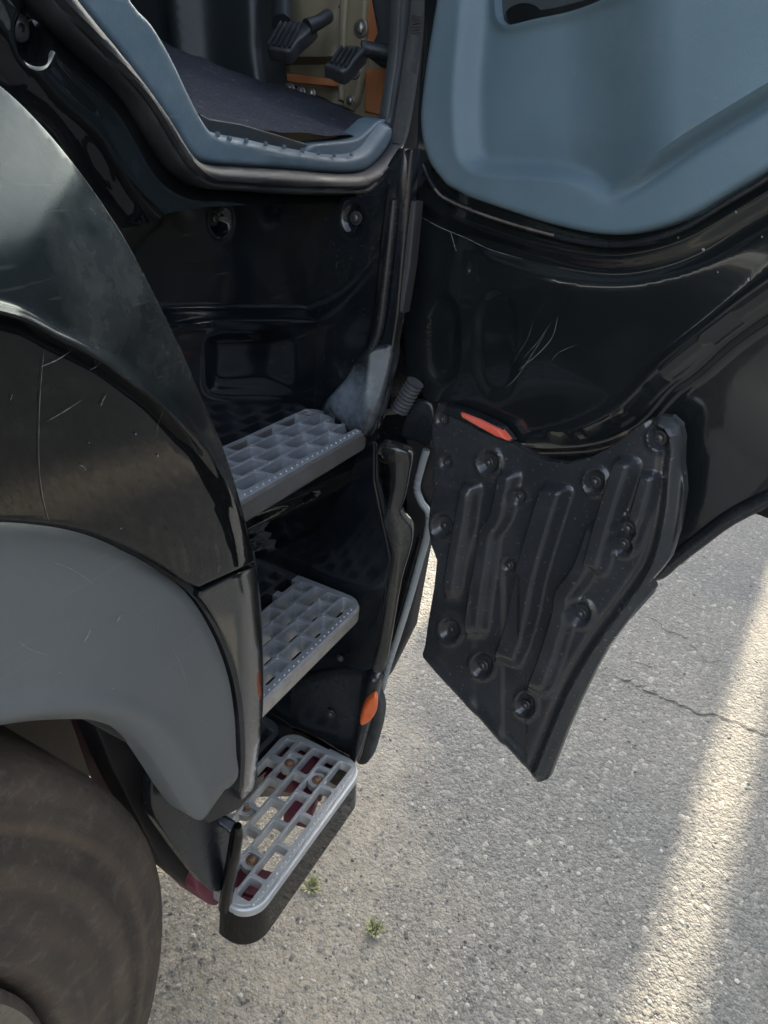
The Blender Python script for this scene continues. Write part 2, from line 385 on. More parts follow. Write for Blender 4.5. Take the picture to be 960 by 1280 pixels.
# bolt: washer, hex-cornered dome head and cross recess; one mesh shared by all
def bolt_mesh(name, mat, hexa=False):
    bm = bmesh.new(); prof = [(1.0, 0), (1.0, .12), (.92, .18), (.66, .18), (.64, .26), (.60, .52), (.44, .66), (.22, .70), (.16, .52), (0, .5)]
    seg = 18; rings = []
    for (r_, z) in prof:
        if r_ == 0: rings.append([bm.verts.new((0, 0, z))]); continue
        ring = []
        for k in range(seg):
            th = 2 * math.pi * k / seg
            q = r_
            if hexa and .3 < r_ < .66: q = r_ / max(math.cos((th % (math.pi / 3)) - math.pi / 6), .01) * .95
            ring.append(bm.verts.new((q * math.cos(th), q * math.sin(th), z)))
        rings.append(ring)
    for a, b_ in zip(rings[:-1], rings[1:]):
        for k in range(seg):
            if len(b_) == 1: bm.faces.new((a[k], a[(k + 1) % seg], b_[0]))
            else: bm.faces.new((a[k], a[(k + 1) % seg], b_[(k + 1) % seg], b_[k]))
    bm.faces.new(rings[0][::-1])
    me = bpy.data.meshes.new(name); bm.to_mesh(me); bm.free(); me.materials.append(mat)
    me.polygons.foreach_set('use_smooth', [True] * len(me.polygons)); me.set_sharp_from_angle(angle=R(35))
    return me
BOLT = bolt_mesh('bolt', M['bolt']); HEX = bolt_mesh('bolt', M['rust'], True); STEELB = bolt_mesh('bolt', M['steel'], True)
def bolt(S, px, py, r, parent, me=None, off=0.0, name='bolt', n=None):
    nrm = Vector(n if n is not None else S.n); p = Vector(at(S, px, py)) + nrm * off
    o = bpy.data.objects.new(name, me or BOLT); col.objects.link(o); o.parent = parent
    if parent.type == 'EMPTY': o.matrix_parent_inverse = Matrix.Translation(-parent.location)
    q = Vector((0, 0, 1)).rotation_difference(nrm)
    o.matrix_basis = Matrix.Translation(p) @ q.to_matrix().to_4x4() @ Matrix.Rotation(random.random() * 3, 4, 'Z') @ Matrix.Scale(r, 4)
    return o

# ================================================================== SETTING
g = 90.0
v = []; f = []
# one sheet, finer towards the middle
xs = sorted(set([-g, -40, -15, -6, -3, 0, 3, 6, 15, 40, g]))
for x in xs:
    for y in xs: v.append((x, y, 0))
for i in range(len(xs) - 1):
    for j in range(len(xs) - 1):
        k = i * len(xs) + j; f.append((k, k + len(xs), k + len(xs) + 1, k + 1))
tag(mesh('ground', v, f, M['asphalt'], smooth=False), 'grey worn asphalt with dirt drifted along the truck', kind='structure')

def ground_px(px, py): return at(PZ(0), px, py)
# cracks in the asphalt: thin ragged sunken-looking slits
def crack(pts, w0):
    P = resample(curve(pts, False, 4), 9, False); V = []; Fc = []
    for i, (x, y) in enumerate(P):
        x += rng.normal(0, 1.6); y += rng.normal(0, 1.2); p = ground_px(x, y); p2 = ground_px(x + 3, y + 8); d = (p2 - p); d[2] = 0; d /= np.linalg.norm(d)
        w_ = w0 * (.35 + .65 * rng.random()) * min(1, i / 4 + .1, (len(P) - 1 - i) / 4 + .1)
        V += [p - d * w_ + [0, 0, .0025], p + d * w_ + [0, 0, .0025]]
    for i in range(len(P) - 1): Fc.append((2 * i, 2 * i + 1, 2 * i + 3, 2 * i + 2))
    return V, Fc
CV, CF = [], []
for pts, w0 in (([(760, 842), (795, 858), (835, 876), (872, 890), (905, 898), (935, 910), (975, 926)], .0045),
                ([(800, 762), (830, 785), (855, 797), (862, 806), (885, 826)], .003), ([(868, 825), (890, 828), (905, 826)], .0025),
                ([(775, 815), (800, 830), (830, 838)], .0022), ([(845, 735), (858, 752), (870, 760)], .002)):
    V, Fc = crack(pts, w0); s = len(CV); CV += V; CF += [tuple(i + s for i in q) for q in Fc]
tag(mesh('pavement_crack', CV, CF, M['crack'], smooth=False), 'thin dark cracks running across the asphalt', kind='structure')

# loose chippings and grit (nobody could count them)
ico = bmesh.new(); bmesh.ops.create_icosphere(ico, subdivisions=1, radius=1.0)
iv = np.array([tuple(q.co) for q in ico.verts]); fi = np.array([[q.index for q in fc.verts] for fc in ico.faces]); ico.free()
GV = []; GF = []; cnt = 0
def stones(n, px0, px1, py0, py1, r0, r1):
    global cnt
    for _ in range(n):
        p = ground_px(rng.uniform(px0, px1), rng.uniform(py0, py1))
        r_ = r0 + (r1 - r0) * rng.random() ** 3
        q = iv * (1 + rng.normal(0, .18, (len(iv), 1))) * [r_ * rng.uniform(.8, 1.4), r_ * rng.uniform(.7, 1.1), r_ * .55]
        a = rng.uniform(0, 6.28); ca, sa = math.cos(a), math.sin(a)
        q = np.stack([q[:, 0] * ca - q[:, 1] * sa, q[:, 0] * sa + q[:, 1] * ca, q[:, 2]], -1) + p + [0, 0, r_ * .12]
        GV.append(q); GF.append(fi + cnt); cnt += len(iv)
stones(5200, 180, 1000, 620, 1330, .0014, .0055)
stones(1500, 190, 620, 980, 1330, .0014, .005)
tag(mesh('gravel', np.vstack(GV), np.vstack(GF), M['stone'], smooth=False), 'loose pale chippings scattered on the asphalt', kind='stuff')

# weeds
def weed(px, py, n, spread, hgt, label):
    p0 = ground_px(px, py); V = []; Fc = []
    for i in range(n):
        a = rng.uniform(0, 6.28); r_ = spread * rng.random() ** .6
        b0 = np.array([math.cos(a) * r_ * .4, math.sin(a) * r_ * .4, 0]); tip = np.array([math.cos(a) * r_, math.sin(a) * r_, hgt * rng.uniform(.4, 1)])
        side = np.array([-math.sin(a), math.cos(a), 0]) * rng.uniform(.0015, .0035)
        midp = (b0 + tip) / 2 + [0, 0, hgt * .2]; s = len(V)
        V += [b0 - side * .4, b0 + side * .4, midp - side, midp + side, tip]; Fc += [(s, s + 1, s + 3, s + 2), (s + 2, s + 3, s + 4)]
    me = bpy.data.meshes.new('weed'); me.from_pydata([tuple(q) for q in V], [], Fc); me.update()
    o = link('weed', me, M['weed']); o.location = p0; return tag(o, label, 'weed', 'weeds growing through the asphalt')
weed(389, 1108, 60, .030, .016, 'small faded green weed just in front of the lowest step')
weed(468, 1163, 70, .026, .022, 'small yellow green weed tuft farther out from the lowest step')

# added unseen walls ahead; the gap between them shapes the sunlit strip
def block(name, c, size, label):
    o = box(name, c, size, M['concrete'], None, None, .02); return tag(o, label, 'light blocker')
XB = 9.0; sl_ = -0.0955
yl = -0.189 + sl_ * (XB - .965); yr = -0.350 + sl_ * (XB - 1.066); yk = .66 + sl_ * (XB - 2.1)
block('added_blocker_pier', (XB, (yl + yk) / 2, 3.5), (.5, yk - yl, 7), 'tall concrete pier added out of view to block the sun')
block('added_blocker_wall', (XB, yr - 5, 3.5), (.5, 10, 7), 'long concrete wall added out of view, leaving a sunlit gap beside the pier')

tag(box('added_blocker_wall', (2, -8.5, 2.4), (40, .4, 4.8), M['concrete'], None, None, .02), 'low concrete wall added out of view to darken the paint reflections', 'wall')  # added out-of-view wall, keeps bright sky out of the paint reflections
# ================================================================== THE TRUCK
truck = bpy.data.objects.new('truck', None); col.objects.link(truck); truck.location = (.5, .6, 0)
tag(truck, 'black truck with its cab door open above three metal grating steps', 'truck')

# ---- wheel
def lathe_y(prof, cx, cz, seg=96):
    v = []; f = []
    for r_, y in prof:
        for k in range(seg):
            th = 2 * math.pi * k / seg; v.append((cx + r_ * math.cos(th), y, cz + r_ * math.sin(th)))
    for i in range(len(prof) - 1):
        for k in range(seg):
            f.append((i * seg + k, i * seg + (k + 1) % seg, (i + 1) * seg + (k + 1) % seg, (i + 1) * seg + k))
    return v, f
WX, WZ, WR = -.146, .588, .576
YT = .442
rim_prof = [(.376, YT + .04), (.384, YT + .002), (.376, YT - .010), (.358, YT - .006), (.285, YT + .05), (.27, YT + .09), (.20, YT + .07), (.14, YT + .03), (.12, YT + .0), (.06, YT - .01), (.001, YT - .012)]
v, f = lathe_y(rim_prof, WX, WZ); wheel = mesh('wheel', v, f, M['steel'], truck)
ty = [(.29, YT + .22), (.52, YT + .225), (WR - .012, YT + .20), (WR, YT + .17), (WR, YT + .04), (WR - .002, YT + .020), (WR - .006, YT + .010), (WR - .014, YT + .003), (WR - .03, YT - .001),
      (WR - .058, YT - .006), (WR - .063, YT - .003), (WR - .074, YT - .004), (WR - .080, YT - .012), (WR - .100, YT - .014), (WR - .108, YT - .010), (WR - .112, YT - .011), (WR - .15, YT - .013),
      (WR - .165, YT - .010), (.402, YT - .004), (.392, YT + .004), (.386, YT + .016), (.378, YT + .03)]
v, f = lathe_y(ty, WX, WZ, 128); tyre = mesh('tyre', v, f, M['tyre'], wheel, True, 60)
# ---- front fender: vertical skin, raised bead along the crease, dusty flare leaning inwards to the edge of the step well
SIL = [(-120, 40), (-60, 68), (0, 105), (50, 152), (100, 212), (150, 285), (190, 358), (225, 430), (250, 488), (280, 558), (300, 620), (316, 685), (326, 740), (330, 800), (331, 870), (326, 930), (318, 985), (302, 1001)]
CREASE = curve([(-120, 366), (-60, 374), (0, 388), (33, 398), (67, 417), (100, 433), (133, 452), (167, 477), (200, 502), (235, 538), (260, 563), (285, 602), (303, 640), (318, 690), (329, 760), (333, 830)], False, 4)
ARCH = [(303, 985), (305, 940), (302, 885), (292, 832), (271, 780), (241, 737), (201, 706), (150, 679), (110, 664), (60, 655), (0, 651), (-60, 653), (-120, 660)]
FSIDE = Pl((.33, .372, 1.2), (-math.sin(R(8)), -math.cos(R(8)), math.tan(R(-19.5))))
def fender_y(px, py):
    s = sdline(px, py, CREASE)                          # >0 below the crease
    yp = FSIDE(px, py)[..., 1]                            # the side leans in below the crease
    yp = .398 - .012 * np.log1p(np.exp(np.clip((.398 - yp) / .012, -40, 40)))
    out = np.where(s < 0, yp + .00024 * (-s) + .0000003 * s * s, yp)
    d = np.abs(s)
    fade = ss((330 - px) / 120)
    out = out - .006 * np.exp(-(d / 7) ** 2) * fade + .004 * np.exp(-((s - 13) / 5) ** 2) * fade
    # front return: the skin rolls back towards the well at its very edge
    e = dpoly(px, py, SIL)[0]
    out = out + .020 * np.clip(1 - e / 34, 0, 1) ** 2 * ss((py - 420) / 200)
    return out
SF = SurfY(fender_y)
SPLIT = [(250, 738), (285, 721), (327, 702)]
sil_c = curve(SIL, False, 4); arch_c = curve(ARCH, False, 4)
def cutpoly(P, below):
    return P
up = [p for p in sil_c if p[1] < 700] + [(322, 702), (285, 719), (249, 735)] + [p for p in arch_c if p[1] < 735]
dn = [(323, 706), (285, 723), (252, 740)][::-1]
low = [p for p in sil_c if p[1] > 708]
lowpoly = [(252, 740), (285, 723), (323, 706)] + low + [p for p in arch_c if p[1] > 742]
fender = sheet('fender', up, SF, M['paint'], truck, step=7, thick=.012, edge=(3, .003), feats=[(CREASE, [-26,-18,-13,-9,-6,-3,0,3,6,9,13,18,26], 5)])
me = fender.data; me.materials.append(M['flare'])             # the flared top is scuffed and dusty, the side below the crease still shines
fs = np.array([[p.center.x, p.center.y, p.center.z] for p in me.polygons]) - CAM
sc_ = F_PX / (fs @ np.array([_dx[2], _dy[2], _dz[2]]))
me.polygons.foreach_set('material_index', (sdline(CX + sc_ * (fs @ np.array([_dx[0], _dy[0], _dz[0]])), CY + sc_ * (fs @ np.array([_dx[1], _dy[1], _dz[1]])), CREASE) < 3).astype(int)); me.update()
fender['label'] = 'gloss black fender with a dusty flared top'
sheet('fender_extension', lowpoly, SF, M['paint_dusty'], truck, step=5, thick=.012, edge=(2.5, .003))
# added dark backing so nothing shows through the panel gap
sheet('fender_gap_backing', [(240, 720), (318, 690), (322, 720), (262, 760)], PY(.425), M['frame'], truck, step=12)
# dark gasket between skin and grey arch
gas = np.vstack([arch_c + np.array([1.5, -1.5]), (arch_c - np.array([4, -5]))[::-1]])
sheet('gasket', gas, PY(.398), M['rubber'], truck, step=6, thick=.02)
# grey wheel arch moulding
AR_UP = [(299, 985), (300, 940), (297, 887), (287, 836), (266, 785), (237, 742), (197, 712), (147, 685), (108, 670), (60, 661), (0, 657), (-60, 659), (-120, 666)]
AR_LO = [(-120, 955), (-60, 934), (0, 921), (50, 912), (100, 908.5), (135, 910), (170, 924), (195, 945), (215, 975), (235, 1008), (250, 1027), (262, 1033), (270, 1028), (281, 1012), (293, 995)]
arch = np.vstack([curve(AR_UP, False, 4), curve(AR_LO, False, 4)])
LOc = curve(AR_LO, False, 4); UPc = curve(AR_UP, False, 4)
def arch_h(px, py):
    d = dpoly(px, py, LOc)[0]; u = np.clip(1 - d / 26, 0, 1)
    d2 = dpoly(px, py, UPc)[0]; u2 = np.clip(1 - d2 / 16, 0, 1)
    return -.016 * u ** 2 + .004 * np.exp(-((d - 30) / 14) ** 2) - .006 * u2 ** 2
sheet('arch_moulding', arch, PY(.389), M['arch'], truck, step=7, h=arch_h, thick=.03, feats=[(LOc, [-40,-32,-26,-20,-14,-9,-5,-2,2,5,9,14,20,26,32,40], 5), (UPc, [-16,-11,-7,-4,-2,2,4,7,11,16], 5)])
# wheel house liner and chassis pieces seen under the arch
def house_y(px, py): return .60 + 0 * px
bm = bmesh.new()
seg = 40; rin = .66
vs = []
for i in range(seg + 1):
    th = R(10) + R(140) * i / seg
    vs.append((bm.verts.new((WX + .05 + rin * math.cos(th), .475, WZ + .02 + rin * math.sin(th) * .98)), bm.verts.new((WX + .05 + rin * math.cos(th), .86, WZ + .02 + rin * math.sin(th) * .98))))
for a, b_ in zip(vs[:-1], vs[1:]): bm.faces.new((a[0], b_[0], b_[1], a[1]))
from_bm('wheel_house_liner', bm, M['frame'], truck)
box('inner_wheel_house', (-.07, .88, .86), (1.62, .02, 1.04), M['frame'], truck)
prism('arch_backing', [(90, 892), (320, 850), (324, 985), (300, 1012), (262, 1030), (215, 985), (170, 935)], PY(.432), .01, M['frame'], truck)  # added dark sheet hiding the sunlit ground behind the arch
# end bracket of the lowest step and maroon chassis member
prism('step_bracket', curve([(196, 962), (232, 985), (262, 1022), (292, 1040), (281, 1108), (262, 1112), (236, 1082), (210, 1046), (190, 1010)], True, 3), PY(.455), .012, M['panel'], truck)
prism('chassis_bracket', [(118, 905), (168, 920), (188, 960), (215, 1040), (262, 1078), (284, 1078), (280, 1125), (262, 1130), (238, 1112), (205, 1085), (180, 1040), (140, 960)], PY(.50), .03, M['frame'], truck)
prism('chassis_member', curve([(255, 1078), (277, 1076), (282, 1092), (276, 1128), (262, 1131), (246, 1113), (250, 1098)], True, 3), PY(.478), .05, M['chassis'], truck)
prism('chassis_rail', [(120, 905), (150, 912), (170, 1000), (150, 1000)], PY(.58), .05, M['chassis'], truck)

# ---- steps ----------------------------------------------------------------
def rrect(x0, x1, y0, y1, r, n=5):
    out = []
    for cx_, cy_, a0 in ((x1 - r, y1 - r, 0), (x0 + r, y1 - r, 90), (x0 + r, y0 + r, 180), (x1 - r, y0 + r, 270)):
        for k in range(n + 1):
            a = R(a0 + 90 * k / n); out.append((cx_ + r * math.cos(a), cy_ + r * math.sin(a)))
    return np.array(out)
def grating(name, x0, x1, y0, y1, z, rows, pitch, bar, depth, mat, corner=.03, skip=(), margin=(.010, .006), cr=.004, floor=None, floormat=None, studs=True):
    out = rrect(x0, x1, y0, y1, corner, 6); holes = []; H = (y1 - y0 - margin[0] - margin[1]) / rows
    for r_ in range(rows):
        ya = y0 + margin[0] + r_ * H + bar / 2; yb = ya + H - bar
        off = (r_ % 2) * pitch * .5
        x = x1 - .012 - off
        first = True
        while x > x0 + .02:
            xa = max(x - pitch + bar * 1.5, x0 + .014); xb = x
            if first and off: xb0 = x1 - .014; h0 = (x + bar * 1.5, xb0)
            else: h0 = None
            first = False
            for (p, q) in ([h0] if h0 else []) + [(xa, xb)]:
                if q - p < .012: continue
                hh_ = rrect(p, q, ya, yb, min(cr, (yb - ya) * .4, (q - p) * .4), 2)
                if not inside(hh_, out).all() or dpoly(hh_[:, 0], hh_[:, 1], out, True)[0].min() < .004: 
                    c = hh_.mean(0); hh_ = c + (hh_ - c) * .72
                    if not inside(hh_, out).all() or dpoly(hh_[:, 0], hh_[:, 1], out, True)[0].min() < .003: continue
                c = hh_.mean(0)
                if any(abs(c[0] - sx_) < .022 and abs(c[1] - sy_) < .016 for sx_, sy_ in skip):
                    hh_ = hh_ * np.array([1, 1]); 
                    continue
                holes.append(hh_)
            x -= pitch
    v, f = cdt(out, holes, np.zeros((0, 2)))
    nv = len(v); P = np.vstack([np.c_[v, np.full(nv, z)], np.c_[v, np.full(nv, z - depth)]])
    ed = {}
    for a, b_, c in f:
        for e in ((a, b_), (b_, c), (c, a)): ed[e] = 1
    rim = [(b_, a, a + nv, b_ + nv) for (a, b_) in ed if (b_, a) not in ed]
    fa = [tuple(q) for q in f] + [tuple(q[::-1] + nv) for q in f] + rim
    V = P.tolist(); Fa = list(fa)
    if studs:
        def stud(x, y, s):
            b0 = len(V)
            for k in range(6): V.append((x + s * math.cos(k * 1.0472), y + s * math.sin(k * 1.0472), z - .0002))
            for k in range(6): V.append((x + s * .45 * math.cos(k * 1.0472), y + s * .45 * math.sin(k * 1.0472), z + s * .75))
            for k in range(6): Fa.append((b0 + k, b0 + (k + 1) % 6, b0 + 6 + (k + 1) % 6, b0 + 6 + k))
            Fa.append(tuple(b0 + 6 + k for k in range(6)))
        nx = int((x1 - x0 - corner) / .0125)
        for k in range(nx): stud(x0 + corner * .4 + k * .0125, y0 + margin[0] * .5, .0026)
        for r_ in range(rows + 1):
            for k in range(int((x1 - x0) / (pitch * .5))):
                xx = x1 - .012 - k * pitch * .5 + bar * .7
                if x0 + .02 < xx < x1 - .02 and r_ > 0: stud(xx, y0 + margin[0] + r_ * H, .0018)
    o = mesh(name, V, Fa, mat, truck, True, 30)
    bv = o.modifiers.new('bevel', 'BEVEL'); bv.width = .0014; bv.segments = 2; bv.limit_method = 'ANGLE'; bv.angle_limit = R(50)
    if floor:
        fl = rrect(x0 + .01, x1 - .01, y0 + .01, y1 - .004, corner * .7, 4)
        fh = []
        for i, hq in enumerate(holes):
            if floor == 'open':
                c = hq.mean(0)
                if z > 1 and c[1] < y0 + .045: continue
                fh.append(c + (hq - c) * np.array([.78, .74]) + np.array([.004 * (-1) ** i, .003]))
            elif i % 3 == 1:
                c = hq.mean(0); fh.append(c + (hq - c) * np.array([.6, .6]))
        v, f = cdt(fl, fh, np.zeros((0, 2))); nv = len(v)
        zz = z - depth + .006
        P = np.vstack([np.c_[v, np.full(nv, zz)], np.c_[v, np.full(nv, zz - .004)]]); ed = {}
        for a, b_, c in f:
            for e in ((a, b_), (b_, c), (c, a)): ed[e] = 1
        rim = [(b_, a, a + nv, b_ + nv) for (a, b_) in ed if (b_, a) not in ed]
        mesh('step_pan', P, [tuple(q) for q in f] + [tuple(q[::-1] + nv) for q in f] + rim, floormat or mat, o, True, 30)
    return o
# lowest
Z1, Z2, Z3 = .42, .79, 1.11
bpx = [(308, 1006), (362, 951), (397, 972), (315, 1072)]
bxy = [at(PZ(Z1), *q)[:2] for q in bpx]
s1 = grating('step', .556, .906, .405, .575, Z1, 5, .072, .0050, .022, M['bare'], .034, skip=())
s1['label'] = 'lowest step, a bright worn open grating'
for q in bpx: bolt(PZ(Z1), *q, .0105, s1, HEX, -.007)
for (x, y) in bxy:
    bm = bmesh.new()
    bmesh.ops.create_cone(bm, cap_ends=True, segments=20, radius1=.018, radius2=.018, depth=.014, matrix=Matrix.Translation((x, y, Z1 - .014)))
    from_bm('bolt_boss', bm, M['bare'], s1)
# black body of the lowest step under the tread
def ring(name, o_out, o_in, z0, z1, mat, parent, taper=0.0):
    n = len(o_out); V = []
    c = o_out.mean(0)
    for P, z in ((o_out, z1), (c + (o_out - c) * (1 - taper), z0), (c + (o_in - c) * (1 - taper), z0), (o_in, z1)):
        V += [(p[0], p[1], z) for p in P]
    Fc = []
    for r_ in range(4):
        for k in range(n): Fc.append((r_ * n + k, r_ * n + (k + 1) % n, ((r_ + 1) % 4) * n + (k + 1) % n, ((r_ + 1) % 4) * n + k))
    bm = bmesh.new(); vv = [bm.verts.new(q) for q in V]
    for q in Fc: bm.faces.new([vv[i] for i in q])
    o = from_bm(name, bm, mat, parent, True, 40)
    bv = o.modifiers.new('bevel', 'BEVEL'); bv.width = .004; bv.segments = 2; bv.limit_method = 'ANGLE'; bv.angle_limit = R(45)
    return o
def ribbon(name, path, z0, z1, t_, mat, parent, flare=0.0):
    P = np.array(path, float); T = np.gradient(P, axis=0); T /= np.linalg.norm(T, axis=1)[:, None]; nn = np.stack([T[:, 1], -T[:, 0]], -1)
    bm = bmesh.new(); rings = []
    for p, q in zip(P, nn):
        rings.append([bm.verts.new((*(p + q * o), z)) for o, z in ((0, z1), (flare, z0), (flare - t_, z0), (-t_, z1))])
    for r0, r1 in zip(rings[:-1], rings[1:]):
        for k in range(4): bm.faces.new((r0[k], r0[(k + 1) % 4], r1[(k + 1) % 4], r1[k]))
    bm.faces.new(rings[0]); bm.faces.new(rings[-1][::-1])
    o = from_bm(name, bm, mat, parent, True, 40)
    bv = o.modifiers.new('bevel', 'BEVEL'); bv.width = .003; bv.segments = 2; bv.limit_method = 'ANGLE'; bv.angle_limit = R(45)
    return o
pth = [(.551, .462), (.549, .452)] + [(.549 + .042 - .042 * math.cos(R(q)), .397 + .042 - .042 * math.sin(R(q))) for q in range(0, 91, 9)]
pth += [(x, .397) for x in np.linspace(.62, .86, 7)] + [(.912 - .042 + .042 * math.sin(R(q)), .397 + .042 - .042 * math.cos(R(q))) for q in range(0, 91, 9)] + [(.912, .48)]
ribbon('step_skirt', pth, Z1 - .088, Z1 - .012, .012, M['paint'], s1, .004)
ribbon('step_rim', [(x, y - .001) for x, y in pth], Z1 - .020, Z1 - .001, .010, M['bare'], s1)
# upright black end post at the near end
tube('step_end_post', [at(PX(.552), x, y) for x, y in ((297, 1032), (296, 1042), (291, 1075), (285, 1110), (281, 1134))], [.006, .010, .0105, .0105, .0105], M['paint'], truck, 14)
prism('step_end_cap', curve([(262, 1022), (276, 1017), (298, 1029), (303, 1038), (290, 1042), (276, 1032)], True, 3), Pl(at(PX(.552), 290, 1035), (-.45, -.35, .82)), .012, M['panel'], truck, (3, .003), 3)
# chassis brackets visible through the lowest step
for x, y, sx_, sy_ in ((.62, .47, .05, .09), (.87, .52, .09, .12), (.80, .47, .06, .05), (.585, .43, .03, .04)):
    box('step_support', (x, y, Z1 - .055), (sx_, sy_, .03), M['chassis'], truck, Matrix.Rotation(.25, 3, 'Z'))
# middle
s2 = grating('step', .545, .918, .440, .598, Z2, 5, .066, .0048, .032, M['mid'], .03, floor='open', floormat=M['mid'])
s2['label'] = 'middle step, dull grey grating with a bright worn edge'
oo = rrect(.540, .921, .437, .60, .033, 8); oi = rrect(.552, .909, .449, .588, .024, 8)
ring('step_lip', oo, oi, Z2 - .032, Z2 - .003, M['edge'], s2)
# top
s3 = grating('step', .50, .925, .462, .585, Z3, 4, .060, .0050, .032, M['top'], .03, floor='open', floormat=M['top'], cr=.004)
s3['label'] = 'top step, dark dusty casting with square pockets'
oo = rrect(.496, .928, .459, .588, .033, 8); oi = rrect(.508, .916, .471, .576, .024, 8)
M['lip'] = surface('brown_grimed_lip', (.115, .105, .098), .42, .2, dust=(.25, .25, .25), dust_amt=.5, dust_scale=24, fine=(200, .3, .001))
ring('step_lip', oo, oi, Z3 - .034, Z3 - .002, M['lip'], s3)

# ---- step well
def gauss(px, py, cx_, cy_, rx, ry, p=2): return np.exp(-(np.abs((px - cx_) / rx) ** p + np.abs((py - cy_) / ry) ** p))
BW = PY(.60)
def back_h(px, py):
    h = .022 * ss((py - 388 + (px - 250) * .0) / 14) * ss((py - 300) / 40)     # lower half stands proud of the upper
    h = h - .02 * np.exp(-(((px - 277) / 10) ** 2 + ((py - 275) / 16) ** 2) ** 1.6)
    h = h + .012 * np.exp(-((py - 392 - .00035 * (px - 300) ** 2) / 7) ** 2) * ss((400 - px) / 30)
    h = h - .018 * np.exp(-(((px - 300) / 52) ** 6 + ((py - 450) / 34) ** 6))
    h = h + .002 * np.sin(px * .035) * np.cos(py * .027)
    return h
backwall = sheet('step_well_back', [(120, 232), (262, 236), (520, 240), (500, 560), (420, 760), (420, 990), (180, 990), (180, 560)], BW, M['well'], truck, step=4, h=back_h, thick=.01)
bolt(BW, 276, 274, .0095, truck, BOLT, -.012)
FW = PX(.936)
COL = [(487, 236), (478, 300), (470, 380), (458, 440), (418, 500)]
def front_h(px, py):
    s = sdline(px, py, COL)                                  # negative on the outer (right) side walking down
    h = .016 * ss((-s + 2) / 8) * ss((560 - py) / 40)
    h = h + .018 * ss((py - 420) / 95) * ss((px - 395) / 55) * ss((555 - py) / 20)
    h = h - .02 * np.exp(-(((px - 441) / 9) ** 2 + ((py - 274) / 16) ** 2) ** 1.6)
    # rounded inner corner into the back wall
    # lower moulding
    h = h + .002 * np.sin(px * .045 + py * .02)
    return h
fw_out = [(372, 244), (440, 246), (466, 236), (488, 210), (503, 187), (525, 186), (520, 240), (511, 320), (504, 392), (499, 425), (494, 480), (484, 528), (470, 552), (470, 600), (490, 700), (470, 838), (476, 850), (448, 952), (352, 985), (352, 600), (368, 380)]
sheet('step_well_side', fw_out, FW, M['well'], truck, step=4, h=front_h, thick=.012, edge=(4, .006), feats=[(COL, [-6,-4,-2,0,2,4], 4)])
# dusty foot ledge at the bottom of the column
def foot_h(px, py): return .017 + .020 * ss((py - 420) / 95) + .008 * np.exp(-((px - 470) / 14) ** 2)
m = surface('scuffed_column_foot', (.012, .015, .018), .26, fine=(240, .12, .001)); M['foot_stain'] = m
t = m.node_tree; b = t.nodes['Principled BSDF']; fc = at(FW, 452, 492) - np.array([.03, 0, 0])
gm = N(t, 'ShaderNodeNewGeometry'); vm = N(t, 'ShaderNodeVectorMath', operation='DISTANCE'); vm.inputs[1].default_value = tuple(fc); t.links.new(gm.outputs['Position'], vm.inputs[0])
ff = mathn(t, 'ADD', ramp(t, mathn(t, 'MULTIPLY', vm.outputs['Value'], 12.), [(.12, 1.), (.75, 0.)]), mathn(t, 'MULTIPLY', mathn(t, 'SUBTRACT', noise(t, 70, 7, .75), .5), 1.6))
ff = mathn(t, 'MULTIPLY', ramp(t, ff, [(.15, 0.), (1., 1.)]), .42)
t.links.new(mix(t, ff, (.012, .015, .018), (.24, .29, .34)), b.inputs['Base Color'])
sheet('column_foot', curve([(458, 438), (478, 428), (498, 430), (494, 480), (484, 522), (462, 542), (436, 520), (414, 504), (438, 472)], True, 3), FW, M['foot_stain'], truck, step=4, h=foot_h, thick=.012, edge=(8, .010))
bolt(FW, 441, 273, .0095, truck, BOLT, -.010)
# column edge: glossy upright with a slot beside it, and the hinge post on top
tube('column_edge', [at(PX(.915), x, y) for x, y in curve([(493, 250), (488, 300), (481, 360), (474, 410), (462, 442)], False, 4)], .0065, M['panel'], truck)
tube('door_hinge_post', [at(PX(.93), 509, 186), at(PX(.93), 508, 205), at(PX(.93), 505, 246), at(PX(.93), 504, 256)], [.012, .0135, .0135, .010], M['panel'], truck, 16)
prism('hinge_slot', [(510, 250), (520, 252), (513, 330), (503, 392), (494, 388), (503, 330)], PX(.925), .02, M['frame'], truck)
# riser below the top step
def riser_y(px, py):
    s = sdline(px, py, [(300, 640), (400, 596), (470, 556)])
    return .485 + .0012 * np.clip(s, 0, 90) ** 1.0 - .020 * np.exp(-((s - 26) / 11) ** 2) - .012 * np.exp(-((s - 50) / 8) ** 2)
sheet('step_riser', [(270, 652), (400, 596), (462, 562), (478, 560), (474, 572), (470, 600), (440, 640), (380, 672), (270, 720)], SurfY(riser_y), M['paint'], truck, step=5, thick=.01)
# flange up the outer edge of the well
FL = Pl((.905, .45, 0), (-1, -.35, 0))
fl = curve([(470, 566), (480, 554), (494, 553), (508, 558), (516, 567), (513, 590), (507, 620), (502, 634), (506, 644), (516, 658), (515, 680), (503, 722), (491, 790), (484, 826), (474, 837), (466, 830), (474, 800), (484, 740), (489, 700), (490, 680), (482, 664), (479, 648), (485, 630), (488, 600), (486, 578)], True, 3)
flc = curve([(500, 560), (500, 600), (494, 634), (502, 662), (498, 700), (486, 770), (476, 832)], False, 4)
def flange_h(px, py):
    d = dpoly(px, py, flc)[0]; return .014 * np.sqrt(np.clip(1 - (d / 20) ** 2, 0, 1)) + .006 * ss((575 - py) / 14)
M['flange'] = surface('glossy_scuffed_flange', (.014, .014, .014), .10, dust=DUST, dust_amt=.14, dust_scale=14, rough_var=.05, spec=.8)
sheet('well_flange', fl, FL, M['flange'], truck, step=3.2, h=flange_h, thick=.02, edge=(3, .004))
